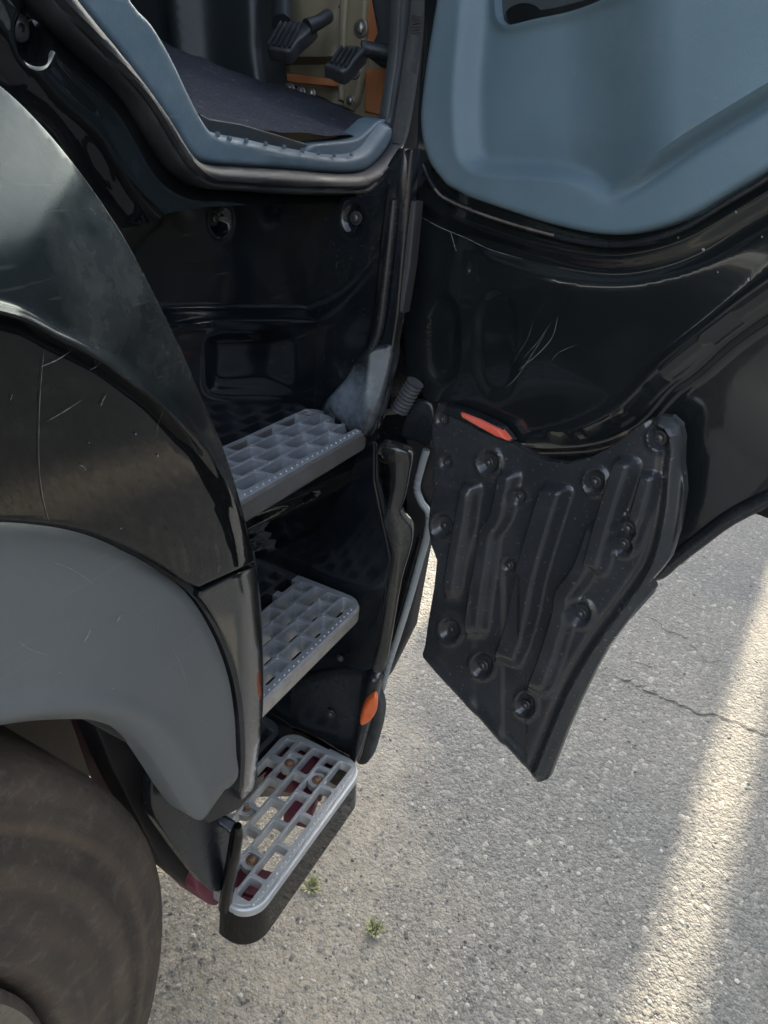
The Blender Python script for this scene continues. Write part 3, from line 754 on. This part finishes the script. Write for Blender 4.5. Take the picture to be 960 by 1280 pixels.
# inner slope of the flange (glossy well side turning outwards)
prism('flange_cap', curve([(466, 566), (482, 553), (500, 553), (515, 565), (500, 576), (486, 574)], True, 3), Pl((.89, .45, 1.0), (-.5, -.3, .8)), .012, M['paint'], truck, (4, .004), 3)
# dark door pillar behind the flange, grey bumper edge beyond it
prism('pillar_lower', [(508, 500), (548, 500), (545, 620), (530, 690), (512, 790), (482, 850), (466, 850), (490, 780), (510, 690), (506, 600)], PX(1.02), .03, M['frame'], truck)
prism('hinge_cover', curve([(500, 540), (512, 505), (535, 500), (545, 520), (541, 560), (520, 553), (504, 548)], True, 3), PX(.985), .03, M['panel'], truck, (5, .006), 4)
prism('front_corner_panel', [(488, 200), (545, 200), (545, 555), (528, 575), (524, 690), (506, 775), (482, 840), (466, 850), (474, 700), (464, 560), (480, 520)], PX(1.05), .03, M['panel'], truck)
BE = PX(1.00)
be = [(533, 562), (526, 586), (521, 610), (527, 628), (536, 642), (534, 668), (524, 705), (512, 748), (499, 790), (486, 830), (477, 862)]
tube('bumper_edge', [at(BE, x, y) for x, y in curve(be, False, 4)], .0065, M['strip'], truck, 12)
tube('bumper_edge_inner', [at(PX(1.01), x - 8, y + 3) for x, y in curve(be[5:], False, 4)], .006, M['panel'], truck, 10)
# lower box beside the lowest step, with the orange marker
LB = Pl((.93, .43, 0), (-1, -.25, .05))
sheet('step_end_panel', curve([(346, 868), (400, 842), (452, 838), (474, 842), (475, 856), (462, 905), (446, 950), (430, 946), (400, 928), (366, 912), (348, 912)], True, 3), Pl((.925, .5, 0), (-1, -.12, 0)), M['panel'], truck, step=5, thick=.02, edge=(8, .008),
      h=lambda px, py: .02 * ss((px - 445 + (py - 890) * .18) / 14))
bolt(Pl((.920, .5, 0), (-1, -.12, 0)), 413, 892, .010, truck, BOLT)
bolt(Pl((.920, .5, 0), (-1, -.12, 0)), 425, 823, .007, truck, BOLT)
prism('marker_lamp', curve([(468, 872), (472, 878), (471, 890), (464, 902), (455, 908), (450, 907), (451, 897), (457, 882)], True, 4), Pl((.892, .42, 0), (-1, -.5, 0)), .012, M['orange'], truck, (5, .006), 2.5)
prism('corner_flap', curve([(462, 860), (474, 878), (475, 900), (468, 930), (460, 953), (450, 957), (445, 950), (452, 925), (456, 900)], True, 3), PX(.965), .02, M['rubber'], truck, (4, .004), 4)

# ---- cab side around the door opening
TR_OUT = [(40, -75), (90, 0), (150, 75), (205, 150), (226, 183), (242, 200), (264, 206), (310, 209), (360, 212), (420, 217), (450, 215), (468, 204), (484, 184), (494, 158), (502, 110), (510, 55), (517, 0), (524, -75)]
TR_IN = [(120, -75), (165, 0), (190, 28), (215, 70), (240, 122), (258, 154), (272, 166), (310, 174), (360, 185), (420, 193), (450, 187), (468, 166), (478, 153), (486, 150), (492, 115), (499, 67), (503, 0), (507, -75)]
SE_OUT = [(-10, -75), (40, 0), (100, 62), (160, 123), (200, 185), (222, 215), (250, 234), (290, 238), (360, 243), (440, 243), (464, 232), (486, 205), (502, 165), (514, 90), (524, 0), (530, -75)]
tro = curve(TR_OUT, False, 4); tri_ = curve(TR_IN, False, 4); seo = curve(SE_OUT, False, 4)
CW = PY(.545)
hole = np.vstack([seo, [(530, -76), (-10, -76)]])
def wall_h(px, py):
    h = -.026 * np.exp(-(((((px - 43) + (py - 42) * .12) / 21) ** 2 + ((py - 44) / 29) ** 2) ** 1.8))
    d = dpoly(px, py, seo)[0]
    h = h - .012 * np.clip(1 - d / 26, 0, 1) ** 1.5
    h = h + .006 * np.exp(-((d - 60) / 22) ** 2) + .0015 * np.sin(px * .05)
    return h
wallp = np.vstack([[(-260, -76)], seo * [1, 1] , [(600, -76), (600, -120), (-260, -120)]])
wall_out = [(-260, -110), (-30, -110)] + list(seo[2:-2]) + [(540, -60), (536, 60), (526, 140), (521, 200), (517, 252), (490, 256), (440, 256), (330, 256), (262, 258), (236, 262), (206, 266), (170, 282), (120, 290), (60, 260), (-60, 200), (-260, 160)]
cabwall = sheet('cab_side', wall_out, CW, M['paint'], truck, step=4.5, h=wall_h, thick=.03)
bolt(CW, 42, 36, .0155, truck, BOLT, -.024)
# rubber door seal
sealp = np.vstack([seo, tro[::-1]])
mid = [(a + b_) / 2 for a, b_ in zip(resample(seo, 1, False)[np.linspace(0, len(resample(seo, 1, False)) - 1, 90).astype(int)], resample(tro, 1, False)[np.linspace(0, len(resample(tro, 1, False)) - 1, 90).astype(int)])]
def seal_h(px, py):
    d1 = dpoly(px, py, seo)[0]; d2 = dpoly(px, py, tro)[0]; u = d1 / (d1 + d2 + 1e-6)
    return .018 * np.sqrt(np.clip(1 - (2 * u - 1) ** 2, 0, 1)) - .007 * np.exp(-((u - .32) / .08) ** 2)
sheet('door_seal', sealp, PY(.548), M['rubber'], truck, step=4, h=seal_h, thick=.02, feats=[(seo, [1,2.5,4.5,7,10,13,17,21,25,-1,-2.5,-4.5,-7,-10,-13,-17,-21,-25], 4)])
# blue-grey sill trim round the opening
def trim_h(px, py):
    d2 = dpoly(px, py, tri_)[0]; d1 = dpoly(px, py, tro)[0]
    return .006 - .014 * np.clip(1 - d2 / 10, 0, 1) ** 2 - .008 * np.clip(1 - d1 / 7, 0, 1) ** 2
KT = [i for i, p in enumerate(tro) if p[0] > 486 and p[1] < 190][0]; KI = [i for i, p in enumerate(tri_) if p[0] > 484 and p[1] < 153][0]
sheet('pillar_trim', np.vstack([tro[KT:], tri_[KI:][::-1]]), PY(.551), M['dash'], truck, step=4, thick=.012, edge=(4, .006))
sill = sheet('sill_trim', np.vstack([tro[:KT + 1], tri_[:KI + 1][::-1]]), PY(.55), M['sill'], truck, step=4, h=trim_h, thick=.012, feats=[(tri_, [-10,-7,-4.5,-2.5,-1,1,2.5,4.5,7,10], 4), (tro, [-7,-4.5,-2.5,-1,1,2.5,4.5,7], 4)])
# top of the sill with its dark slot and the row of small teeth
SILL = [at(PY(.552), 262, 166), at(PY(.552), 440, 193)]
top_out = [(250, 138), (262, 149), (300, 155), (345, 168), (392, 183), (430, 186), (450, 184), (474, 160), (490, 158), (460, 200), (360, 192), (262, 176)]
def quadp(name, px, Sfn, depth, mat): return prism(name, px, Sfn, depth, mat, truck, (2, .002), 5)
pA, pB, pC = at(PY(.552), 262, 170), at(PY(.552), 440, 192), at(PY(.60), 392, 183)
sn = np.cross(pB - pA, pC - pA); sn = sn if sn[2] > 0 else -sn
STOP = Pl(pA, sn / np.linalg.norm(sn))
for k, (x, y) in enumerate([(272, 168), (287, 173), (308, 176), (332, 180), (355, 184), (378, 188), (398, 191), (418, 194), (439, 193)]):
    p = at(PY(.546), x, y); box('sill_tooth', p, (.003, .005, .005), M['sill'], truck, None, .001)
# carpet, seat base, bulkhead, pedals
cA, cB, cC = at(PY(.585), 262, 152), at(PY(.585), 470, 168), at(PX(1.22), 400, 122)
cn = np.cross(cB - cA, cC - cA); cn = cn if cn[2] > 0 else -cn
FLOOR = Pl(cA, cn)
p4 = [at(PY(.56), 150, 118), at(PY(.56), 500, 175)]
def fl_pt(x, y):                                           # point of the sloping carpet over (x, y)
    n = FLOOR.n; return np.array([x, y, FLOOR.p0[2] - (n[0] * (x - FLOOR.p0[0]) + n[1] * (y - FLOOR.p0[1])) / n[2]])
V = []; Fc = []; nx_, ny_ = 46, 40
for i in range(nx_):
    for j in range(ny_):
        p = fl_pt(.30 + .95 * i / (nx_ - 1), .566 + 1.2 * j / (ny_ - 1)); p[2] += rng.normal(0, .0012) + .004 * math.sin(i * .5) * math.sin(j * .4); V.append(p)
for i in range(nx_ - 1):
    for j in range(ny_ - 1): k = i * ny_ + j; Fc.append((k, k + ny_, k + ny_ + 1, k + 1))
mesh('floor_carpet', V, Fc, M['carpet'], truck)
# dark strip standing in for the shaded slot between mat and sill
prism('sill_slot_dark', [(250, 142), (262, 149), (300, 155), (345, 168), (391, 182), (391, 193), (340, 186), (290, 178), (262, 170), (250, 158)], PY(.562), .02, M['dash'], truck, (1.5, .001), 4)
prism('sill_top', curve([(384, 190), (392, 181), (420, 178), (446, 174), (462, 162), (474, 151), (486, 151), (478, 176), (456, 194), (420, 199), (392, 196)], True, 3), PY(.556), .03, M['sill'], truck, (3, .004), 4)
BK = PX(1.22)
bulk = sheet('bulkhead', [(300, -140), (560, -140), (520, 200), (250, 170)], BK, M['cabpaint'], truck, step=9, thick=.02,
             h=lambda px, py: .012 * np.exp(-((px - 418 - (py - 60) * -.09) / 8) ** 2) - .02 * ss((py - 74) / 5) * ss((432 - px) / 5) + .012 * np.sin(px * .05 + 1) * np.exp(-((py - 20) / 60) ** 2) + .02 * ss((px - 430) / 5))
prism('underlay_strip', [(325, 88), (360, 92), (426, 100), (426, 109), (370, 104), (325, 97)], PX(1.205), .012, M['ochre'], truck, (2, .002), 4)
prism('underlay_patch', [(456, 86), (486, 86), (482, 146), (455, 140)], PX(1.195), .015, M['ochre'], truck, (3, .003), 5)
prism('underlay_patch', [(464, -60), (482, -60), (474, 70), (456, 60)], PX(1.195), .012, M['ochre'], truck, (3, .003), 5)
prism('bulkhead_channel', [(437, -60), (460, -60), (454, 86), (446, 126), (438, 138), (428, 134), (429, 60), (433, 10)], PX(1.185), .03, M['cabpaint'], truck, (4, .006), 4)
prism('bulkhead_bead', [(424, -60), (437, -60), (432, 20), (428, 126), (421, 126), (423, 20)], PX(1.18), .02, M['cabpaint'], truck, (3, .006), 3.5)
for x, y, r_ in ((451, 36, .013), (443, 88, .013), (438, 126, .008), (318, 6, .014), (320, 53, .012), (362, 113, .012), (376, 116, .010), (389, 117, .009)):
    bolt(PX(1.185 if x > 430 else 1.195), x, y, r_, truck, STEELB)
SB = PX(1.12)
sheet('seat_base', [(60, -150), (312, -150), (318, 0), (320, 60), (328, 118), (332, 128), (300, 140), (262, 158), (180, 120), (60, 100)], SB, M['dash'], truck, step=9, thick=.06,
      h=lambda px, py: .035 * np.exp(-((px - 238 - (py - 60) * .07) / 16) ** 2) + .02 * ss((250 - px) / 60), edge=(10, .02))
tag(bpy.data.objects['seat_base'])
# brake pedal and accelerator pedal, ribbed rubber on arms
def pedal(outline, S, arm, ribs, n):
    o = prism('pedal', outline, S, .018, M['pedal'], truck, (4, .005), 3)
    bm = bmesh.new()
    for a, b_ in ribs:
        p, q = Vector(at(S, *a)) + Vector(S.n) * .003, Vector(at(S, *b_)) + Vector(S.n) * .003
        d = q - p; rot = d.to_track_quat('X', 'Z').to_matrix(); box_bm(bm, (p + q) / 2, (d.length, .0035, .005), rot, .001)
    from_bm('pedal_rib', bm, M['pedal'], o)
    tube('pedal_arm', arm, [.012, .010, .010], M['dash'], o, 10)
PD = Pl(at(PX(1.08), 365, 45), (-.75, -.25, .62))
pedal(curve([(334, 56), (342, 40), (350, 27), (372, 25), (394, 27), (388, 38), (372, 52), (362, 64), (346, 62), (335, 60)], True, 3), PD, [at(PX(1.10), 384, 34), at(PX(1.12), 398, 28), at(PX(1.15), 410, 20)],
      [((336 + i * 6.6, 58 + i * .8), (352 + i * 6.2, 29 + i * .6)) for i in range(5)], None)
tube('pedal_stem', [at(PX(1.10), 352, 30), at(PX(1.14), 352, 0), at(PX(1.17), 350, -80)], .016, M['dash'], truck, 10)
PD2 = Pl(at(PX(1.06), 432, 72), (-.7, -.3, .65))
pedal(curve([(405, 80), (412, 74), (420, 64), (432, 56), (448, 55), (458, 60), (452, 68), (444, 76), (436, 86), (428, 90), (418, 86), (411, 82)], True, 3), PD2, [at(PX(1.09), 452, 62), at(PX(1.1), 466, 62), at(PX(1.1), 492, 66)],
      [((414 + i * 6, 80 + i * 1.6), (428 + i * 6, 60 + i * .5)) for i in range(4)], None)
prism('pedal_housing', [(456, -30), (500, -30), (494, 84), (474, 84), (456, 70), (470, 40)], PX(1.12), .04, M['dash'], truck, (5, .01), 5)
# rest of the cab shell
box('cab_roof', (.75, 1.55, 2.75), (1.5, 2.1, .06), M['paint'], truck, None, .02)
box('cab_back', (-.02, 1.55, 2.1), (.05, 2.1, 1.25), M['paint'], truck, None, .01)
box('cab_far_side', (.65, 2.6, 1.8), (1.35, .05, 1.9), M['paint'], truck, None, .01)
box('cab_front', (1.30, 1.55, 1.05), (.06, 1.95, 1.25), M['paint'], truck, None, .02)
box('cab_floor', (.62, 1.66, 1.36), (1.3, 2.0, .05), M['frame'], truck, None, .005)
box('windscreen', (1.31, 1.55, 2.2), (.008, 1.95, 1.0), M['glass'], truck, None, .001)
box('dashboard', (1.16, 1.6, 1.98), (.22, 1.7, .22), M['dash'], truck, None, .03)
box('chassis_frame', (-.2, 1.3, .72), (3.2, .09, .22), M['chassis'], truck, None, .01)
box('radiator_frame', (1.12, 1.3, .75), (.08, 1.2, .7), M['frame'], truck, None, .01)

# ---- the open door -----------------------------------------------------------
TH = R(75); HP = (.97, .40, 0)
DN = np.array([-math.sin(TH), math.cos(TH), 0]); DU = np.array([-math.cos(TH), -math.sin(TH), 0])
D0 = Pl(HP, DN)
def door_pl(off): return Pl(np.array(HP) + DN * off, DN)
RID1 = curve([(560, 520), (600, 545), (655, 552), (720, 538), (775, 510), (830, 455), (905, 395), (960, 355), (1030, 310), (1110, 262)], False, 4)
RID2 = curve([(600, 560), (660, 565), (735, 560), (790, 535), (830, 492), (860, 470), (905, 430), (960, 392), (1030, 350), (1110, 305)], False, 4)
def door_h(px, py):
    s1_ = sdline(px, py, RID1); s2_ = sdline(px, py, RID2)      # positive below
    h = -.016 * ss((s1_ + 4) / 14) - .020 * ss((s2_ + 10) / 24) + .006 * np.exp(-(s1_ / 8) ** 2) + .004 * np.exp(-((s2_ + 2) / 8) ** 2)
    h = h - .00010 * np.clip(s2_ - 14, 0, 150)
    for (cx_, cy_, rx, ry) in ((553, 425, 19, 52), (621, 430, 24, 64)):     # pressed oval slots
        q = ((px - cx_) / rx) ** 2 + (np.abs((py - cy_) / ry)) ** 3.2
        h = h - .005 * ss((1.5 - q) / .9)
    h = h - .004 * np.exp(-((px - 592) / 9) ** 2 - ((py - 335) / 18) ** 2)
    s3_ = sdline(px, py, TRB)
    h = h + .006 * np.exp(-((s3_ - 22) / 9) ** 2) - .005 * np.exp(-((s3_ - 42) / 12) ** 2)
    h = h + .0012 * np.sin(px * .021 + py * .017) + .001 * np.sin(px * .013 - py * .03)
    return h
TRB = curve([(520, 120), (523, 170), (532, 205), (552, 240), (615, 265), (680, 285), (740, 297), (790, 297), (850, 280), (910, 245), (960, 215), (1030, 168), (1110, 118)], False, 4)
D_OUT = [(533, -120), (528, 0), (522, 100), (519, 190), (512, 250), (506, 330), (501, 410), (505, 468), (522, 500), (545, 507), (575, 520), (640, 600), (700, 640), (800, 690), (822, 727), (832, 724), (850, 707), (880, 684), (915, 658), (960, 634), (1030, 600), (1120, 570), (1120, -120)]
door = sheet('door', D_OUT, door_pl(-.012), M['paint_dusty'], truck, step=6, h=door_h, thick=.03, edge=(5, .006), feats=[(RID1, [-14,-10,-7,-4,-1,2,5,8,11], 5), (RID2, [-10,-6,-2,2,6,10,14,18,22], 5), (TRB, [14,18,22,26,30,34,38,42,46,52,58], 5)])
door['label'] = 'open cab door, gloss black steel below the blue grey trim'
# folded lower edge of the outer skin
lowc = curve([(818, 724), (832, 722), (850, 706), (880, 683), (915, 657), (960, 633), (1030, 599), (1120, 569)], False, 4)
tube('door_skin_hem', [at(door_pl(-.062), x - 6, y - 7) for x, y in lowc], .010, M['panel'], door, 10)
# worn lower lip of the trim
M['lip2'] = surface('worn_brown_lip', (.10, .085, .07), .4, dust=(.35, .32, .28), dust_amt=.6, dust_scale=40)
lipc = curve([(529, 206), (541, 232), (560, 250), (615, 272), (680, 291), (740, 304), (790, 304), (850, 287), (910, 252), (960, 222), (1030, 175)], False, 5)
tube('trim_lip', [at(door_pl(.004), x, y) for x, y in lipc], .0035, M['panel'], door, 8)
tube('trim_lip_wear', [at(door_pl(.0072), x, y) for x, y in lipc[6:22]], .0016, M['lip2'], door, 6)
# trim panel
TP_L = [(551, -120), (546, -40), (542, 0), (537, 30), (529, 80), (524, 120), (522, 150), (526, 182), (536, 208), (555, 232)]
TP_B = [(580, 246), (615, 258), (680, 279), (740, 292), (790, 292), (850, 275), (910, 241), (960, 211), (1030, 164), (1110, 114)]
tp = np.vstack([curve(TP_L, False, 3), curve(TP_B, False, 4), [(1110, -120)]])
DISH = curve([(590, -120), (583, -60), (578, 0), (572, 60), (568, 110), (568, 160), (573, 195), (590, 213), (620, 219), (700, 224), (745, 240), (765, 246), (800, 229), (870, 182), (960, 127), (1030, 85), (1120, 30)], False, 4)
PK = curve([(611, -30), (611, 10), (616, 24), (628, 28), (660, 20), (700, 11), (750, -2), (820, -20), (820, -60), (620, -60)], True, 3)
def trim_panel_h(px, py):
    s = -sdline(px, py, DISH)                                   # positive inside the dish (above / right of the line)
    k = ss((px - 690) / 170)
    w_ = 26 - 8 * k
    inn = ss((s + 4) / w_)
    h = -.024 * inn * (1 - k) + .022 * inn * k
    h = h - .007 * np.exp(-((s + 1) / 7) ** 2) * k
    h = h + .010 * np.exp(-((s - 55) / 45) ** 2) * (1 - k) * .3
    q = np.stack([px, py], -1); ins = inside(q, PK); d = dpoly(px, py, PK, True)[0]
    h = np.where(ins, h - .035 * ss(d / 7), h + .006 * np.exp(-(d / 9) ** 2))
    h = h + .0015 * np.sin(px * .012) * np.cos(py * .016)
    return h
tpan = sheet('trim_panel', tp, door_pl(.016), M['trim'], door, step=5.5, h=trim_panel_h, thick=.03, edge=(9, .010), feats=[(DISH, [-34,-28,-22,-17,-13,-9,-6,-3,0,3,6,9,13,17,22,28], 5), (PK, [-18,-13,-9,-6,-4,-2,-.5,.5,2,4,6,9,13,18], None)])
prism('pocket_dark_sheet', np.array(PK) * .98 + np.array([13, -2]), door_pl(-.010), .004, M['trim_dark'], door, (2, .001), 8)  # dark sheet set across the pocket recess
# moulded kick panel with upright ribs
KO = [(546, 505), (562, 508), (575, 518), (598, 534), (620, 547), (637, 554), (660, 567), (682, 576), (707, 580), (735, 573), (760, 560), (782, 544), (803, 528), (822, 520), (836, 522), (847, 532), (851, 548), (849, 583), (854, 615), (851, 634), (846, 667), (834, 700), (824, 714), (812, 728), (815, 739), (793, 764), (757, 812), (740, 842), (722, 879), (704, 920), (690, 957), (683, 976), (670, 980), (600, 900), (530, 821), (536, 775), (543, 735), (547, 700), (540, 680), (537, 656), (539, 630), (544, 608), (540, 600), (541, 562), (538, 542), (539, 524)]
KOs = []
KR = [([(583, 598), (576, 640), (566, 690), (560, 730), (557, 752)], 24, .012), ([(629, 583), (619, 638), (605, 660), (599, 700), (593, 735), (585, 800)], 27, .014), ([(686, 597), (672, 640), (658, 686), (648, 722), (638, 771), (618, 832)], 36, .017),
      ([(741, 648), (722, 702), (699, 735), (695, 762), (676, 822), (657, 868)], 30, .013), ([(777, 565), (753, 638), (738, 690), (730, 720)], 30, .016), ([(806, 585), (790, 640), (774, 690)], 26, .010)]
KB = [(553, 524, .007), (558, 578, .007), (611, 578, .009), (556, 656, .010), (650, 620, .007), (637, 706, .008), (744, 602, .010), (825, 547, .011), (785, 660, .010), (780, 679, .009), (726, 767, .010), (565, 786, .009), (604, 831, .012), (657, 881, .010)]
ko_c = resample(KO, 4)
def kick_h(px, py):
    h = np.zeros(len(px))
    for pts, hw, ht in KR:
        sl2 = -sdline(px, py, curve(pts, False, 3))          # distance to the right of the rib's sharp left wall
        t0 = np.array(pts[0], float); d0 = np.array(pts[1], float) - t0; d0 /= np.linalg.norm(d0)
        t1 = np.array(pts[-1], float); d1 = t1 - np.array(pts[-2], float); d1 /= np.linalg.norm(d1)
        e0 = (px - t0[0]) * d0[0] + (py - t0[1]) * d0[1] + .02 * (sl2 - hw / 2) ** 2 * -1 * .5; e1 = -((px - t1[0]) * d1[0] + (py - t1[1]) * d1[1])
        h = np.maximum(h, 1.3 * ht * ss((sl2 + 2) / 4) * ss((hw - sl2) / 13) * ss(e0 / 9) * ss(e1 / 26))
    for x, y, r_ in KB:
        rad = 12 if r_ > .0085 else 8
        q = np.hypot(px - x, (py - y) * .85)
        dep = .009 if r_ > .0085 else .004
        base = h
        h = base * (1 - np.exp(-(q / (rad * 1.15)) ** 4)) - dep * np.exp(-(q / rad) ** 4) + dep * .55 * np.exp(-((q - rad * 1.15) / (rad * .3)) ** 2)
    # raised bead that frames the panel down its trailing edge, groove before the flange
    rb = curve([(826, 528), (842, 545), (838, 590), (834, 640), (820, 700), (795, 742), (748, 806), (712, 868), (672, 965)], False, 4)
    d = dpoly(px, py, rb)[0]; h = h + .007 * np.exp(-(d / 5) ** 2) - .005 * np.exp(-((d - 12) / 5) ** 2)
    d = dpoly(px, py, [(530, 821), (600, 900), (670, 980)])[0]; h = h + .004 * np.exp(-((d - 6) / 5) ** 2)
    # shallow cross steps between ribs
    h = h + .004 * ss((py - 600 - (px - 560) * .25) / 10) * ss((600 - px) / 12) - .004 * ss((py - 700 - (px - 630) * .35) / 8) * ss((px - 625) / 6) * ss((660 - px) / 6)
    return h + .0008 * np.sin(px * .06 + py * .03)
kick = sheet('kick_panel', KO, door_pl(.010), M['kick'], door, step=2.6, h=kick_h, thick=.013, edge=(3, .003), feats=[(curve(r_[0], False, 3), [-3, -1, .5, 2, 3.5], 3) for r_ in KR])
DP = door_pl(.010)
for x, y, r_ in KB:
    bolt(door_pl(.010 - (.008 if r_ > .0085 else .003)), x, y, r_ * .85, door, BOLT)
prism('door_reflector', [(575, 516), (598, 525), (622, 537), (634, 551), (620, 546), (598, 534), (577, 522)], door_pl(.020), .012, M['red'], door, (2, .002), 3)
prism('reflector_holder', [(556, 506), (572, 510), (598, 521), (624, 534), (638, 552), (630, 553), (600, 540), (574, 526), (556, 518)], door_pl(.0135), .016, M['panel'], door, (2, .002), 4)
# notched bracket on the trailing edge
prism('edge_bracket', [(826, 710), (818, 722), (811, 728), (813, 735), (818, 740), (800, 760), (786, 776), (790, 745), (803, 727)], door_pl(-.004), .008, M['foot'], door, (1.5, .001), 4)
# bellows of the check strap
P0, P1 = at(PX(.955), 499, 512), at(PX(.955), 519, 478); bl = []; rr = []
for k in range(33):
    u = k / 32; bl.append(P0 + (P1 - P0) * u); rr.append(.0115 + .0028 * math.cos(k * math.pi / 1.0 * .5))
tube('check_strap_bellows', bl, rr, M['bellows'], truck, 14)
tube('check_strap', [at(PX(.95), 476, 516), at(PX(.95), 494, 514), at(PX(.95), 500, 512)], .005, M['steel'], truck, 10)
bolt(PX(.93), 478, 512, .006, truck, STEELB)
# upper door: frame, glass (above the picture)
zt = at(door_pl(-.02), 800, -120)
def door_pt(u, z, off=0): p = np.array(HP) + DU * u + DN * off; return np.array([p[0], p[1], z])
RZ = Matrix.Rotation(math.atan2(DU[1], DU[0]), 3, 'Z')
for u0, u1, z0, z1 in ((-.10, -.05, 1.75, 2.55), (.82, .87, 1.1, 2.55), (-.10, .87, 2.55, 2.61), (-.05, .82, 1.72, 1.80)):
    box('window_frame', door_pt((u0 + u1) / 2, (z0 + z1) / 2, -.03), (abs(u1 - u0), .05, z1 - z0), M['panel'], door, RZ, .008)
box('window_glass', door_pt(.385, 2.175, -.03), (.87, .005, .75), M['glass'], door, RZ, .001)
box('door_outer_skin', door_pt(.40, 1.45, -.075), (.95, .012, .62), M['paint'], door, RZ, .004)

# hairline scratches and stone chips in the gloss paint (too fine to count)
def scratches(name, S, off, lines, chips, mat, parent):
    V = []; Fc = []
    for pts, w_ in lines:
        C_ = curve(pts, False, 8)
        P = [at(S, x, y) + S.n * off for x, y in C_]; b0 = len(V)
        for i, p in enumerate(P):
            d = P[min(i + 1, len(P) - 1)] - P[max(i - 1, 0)]; sd_ = np.cross(d, S.n); sd_ /= np.linalg.norm(sd_) + 1e-9
            ww = w_ * (.3 + .7 * rng.random()) * min(1, .15 + i / 5, .15 + (len(P) - 1 - i) / 5); V += [p - sd_ * ww, p + sd_ * ww]
        Fc += [(b0 + 2 * i, b0 + 2 * i + 1, b0 + 2 * i + 3, b0 + 2 * i + 2) for i in range(len(P) - 1)]
    for x, y, r_ in chips:
        b0 = len(V)
        for k in range(7):
            q = r_ * rng.uniform(.6, 1.1); V.append(at(S, x + q * math.cos(k * .9), y + q * 1.2 * math.sin(k * .9)) + S.n * off)
        Fc.append(tuple(b0 + k for k in range(7)))
    o = mesh(name, V, Fc, mat, parent, False); o['kind'] = 'stuff'; return o
M['scratch'] = surface('scratched_through_paint', (.20, .21, .20), .6)
scratches('paint_scratch', SF, .0012, [([(53, 438), (48, 500), (47, 575), (52, 620), (60, 652)], .00022), ([(57, 526), (78, 514), (101, 499)], .00022), ([(49, 458), (70, 449), (88, 437)], .0003),
    ([(110, 462), (118, 458), (126, 451)], .00025), ([(124, 508), (127, 500), (131, 493)], .0004), ([(11, 500), (14, 492)], .0003), ([(98, 580), (104, 584), (106, 588)], .0003), ([(203, 512), (196, 530), (194, 545)], .0002)],
    [(168, 542, 1.2), (110, 553, .9), (196, 569, 1.3), (150, 660, .8)], M['scratch'], fender)
DS = door_pl(-.012 + .0)
class Off:
    n = DN
    def __call__(s_, px, py):
        px = np.asarray(px, float); py = np.asarray(py, float); return door_pl(-.012)(px, py) + door_h(px, py)[..., None] * DN
scratches('paint_scratch', Off(), .0015, [([(698, 396), (692, 420), (676, 440), (650, 462)], .0004), ([(690, 402), (676, 424), (655, 448)], .0003), ([(668, 400), (660, 425), (640, 455)], .0002), ([(684, 415), (668, 440), (648, 470), (630, 485)], .0003),
    ([(519, 268), (545, 283), (580, 298), (610, 312), (652, 324)], .0005), ([(560, 290), (566, 305), (570, 314)], .0009), ([(724, 430), (700, 440), (690, 452)], .0002)],
    [(878, 312, 2.4), (937, 349, 2.2), (922, 265, 1.4), (953, 296, 1.2), (898, 340, 1.0), (850, 297, 1.6)], M['scratch'], door)
M['scuff'] = surface('pale_scuff', (.24, .26, .26), .55)
scratches('scuff_mark', PY(.389), .0012, [([(150, 768), (147, 773), (145, 777)], .0012), ([(112, 786), (108, 795), (103, 803)], .0012), ([(198, 770), (196, 790)], .00025), ([(60, 700), (90, 712), (118, 731)], .00025),
    ([(176, 900), (200, 912), (222, 930)], .0003), ([(210, 800), (228, 840), (236, 880)], .00022), ([(20, 800), (38, 812), (60, 818)], .00025)], [(74, 840, .9), (232, 770, .8), (140, 860, 1.0), (250, 900, .8)], M['scuff'], bpy.data.objects['arch_moulding'])
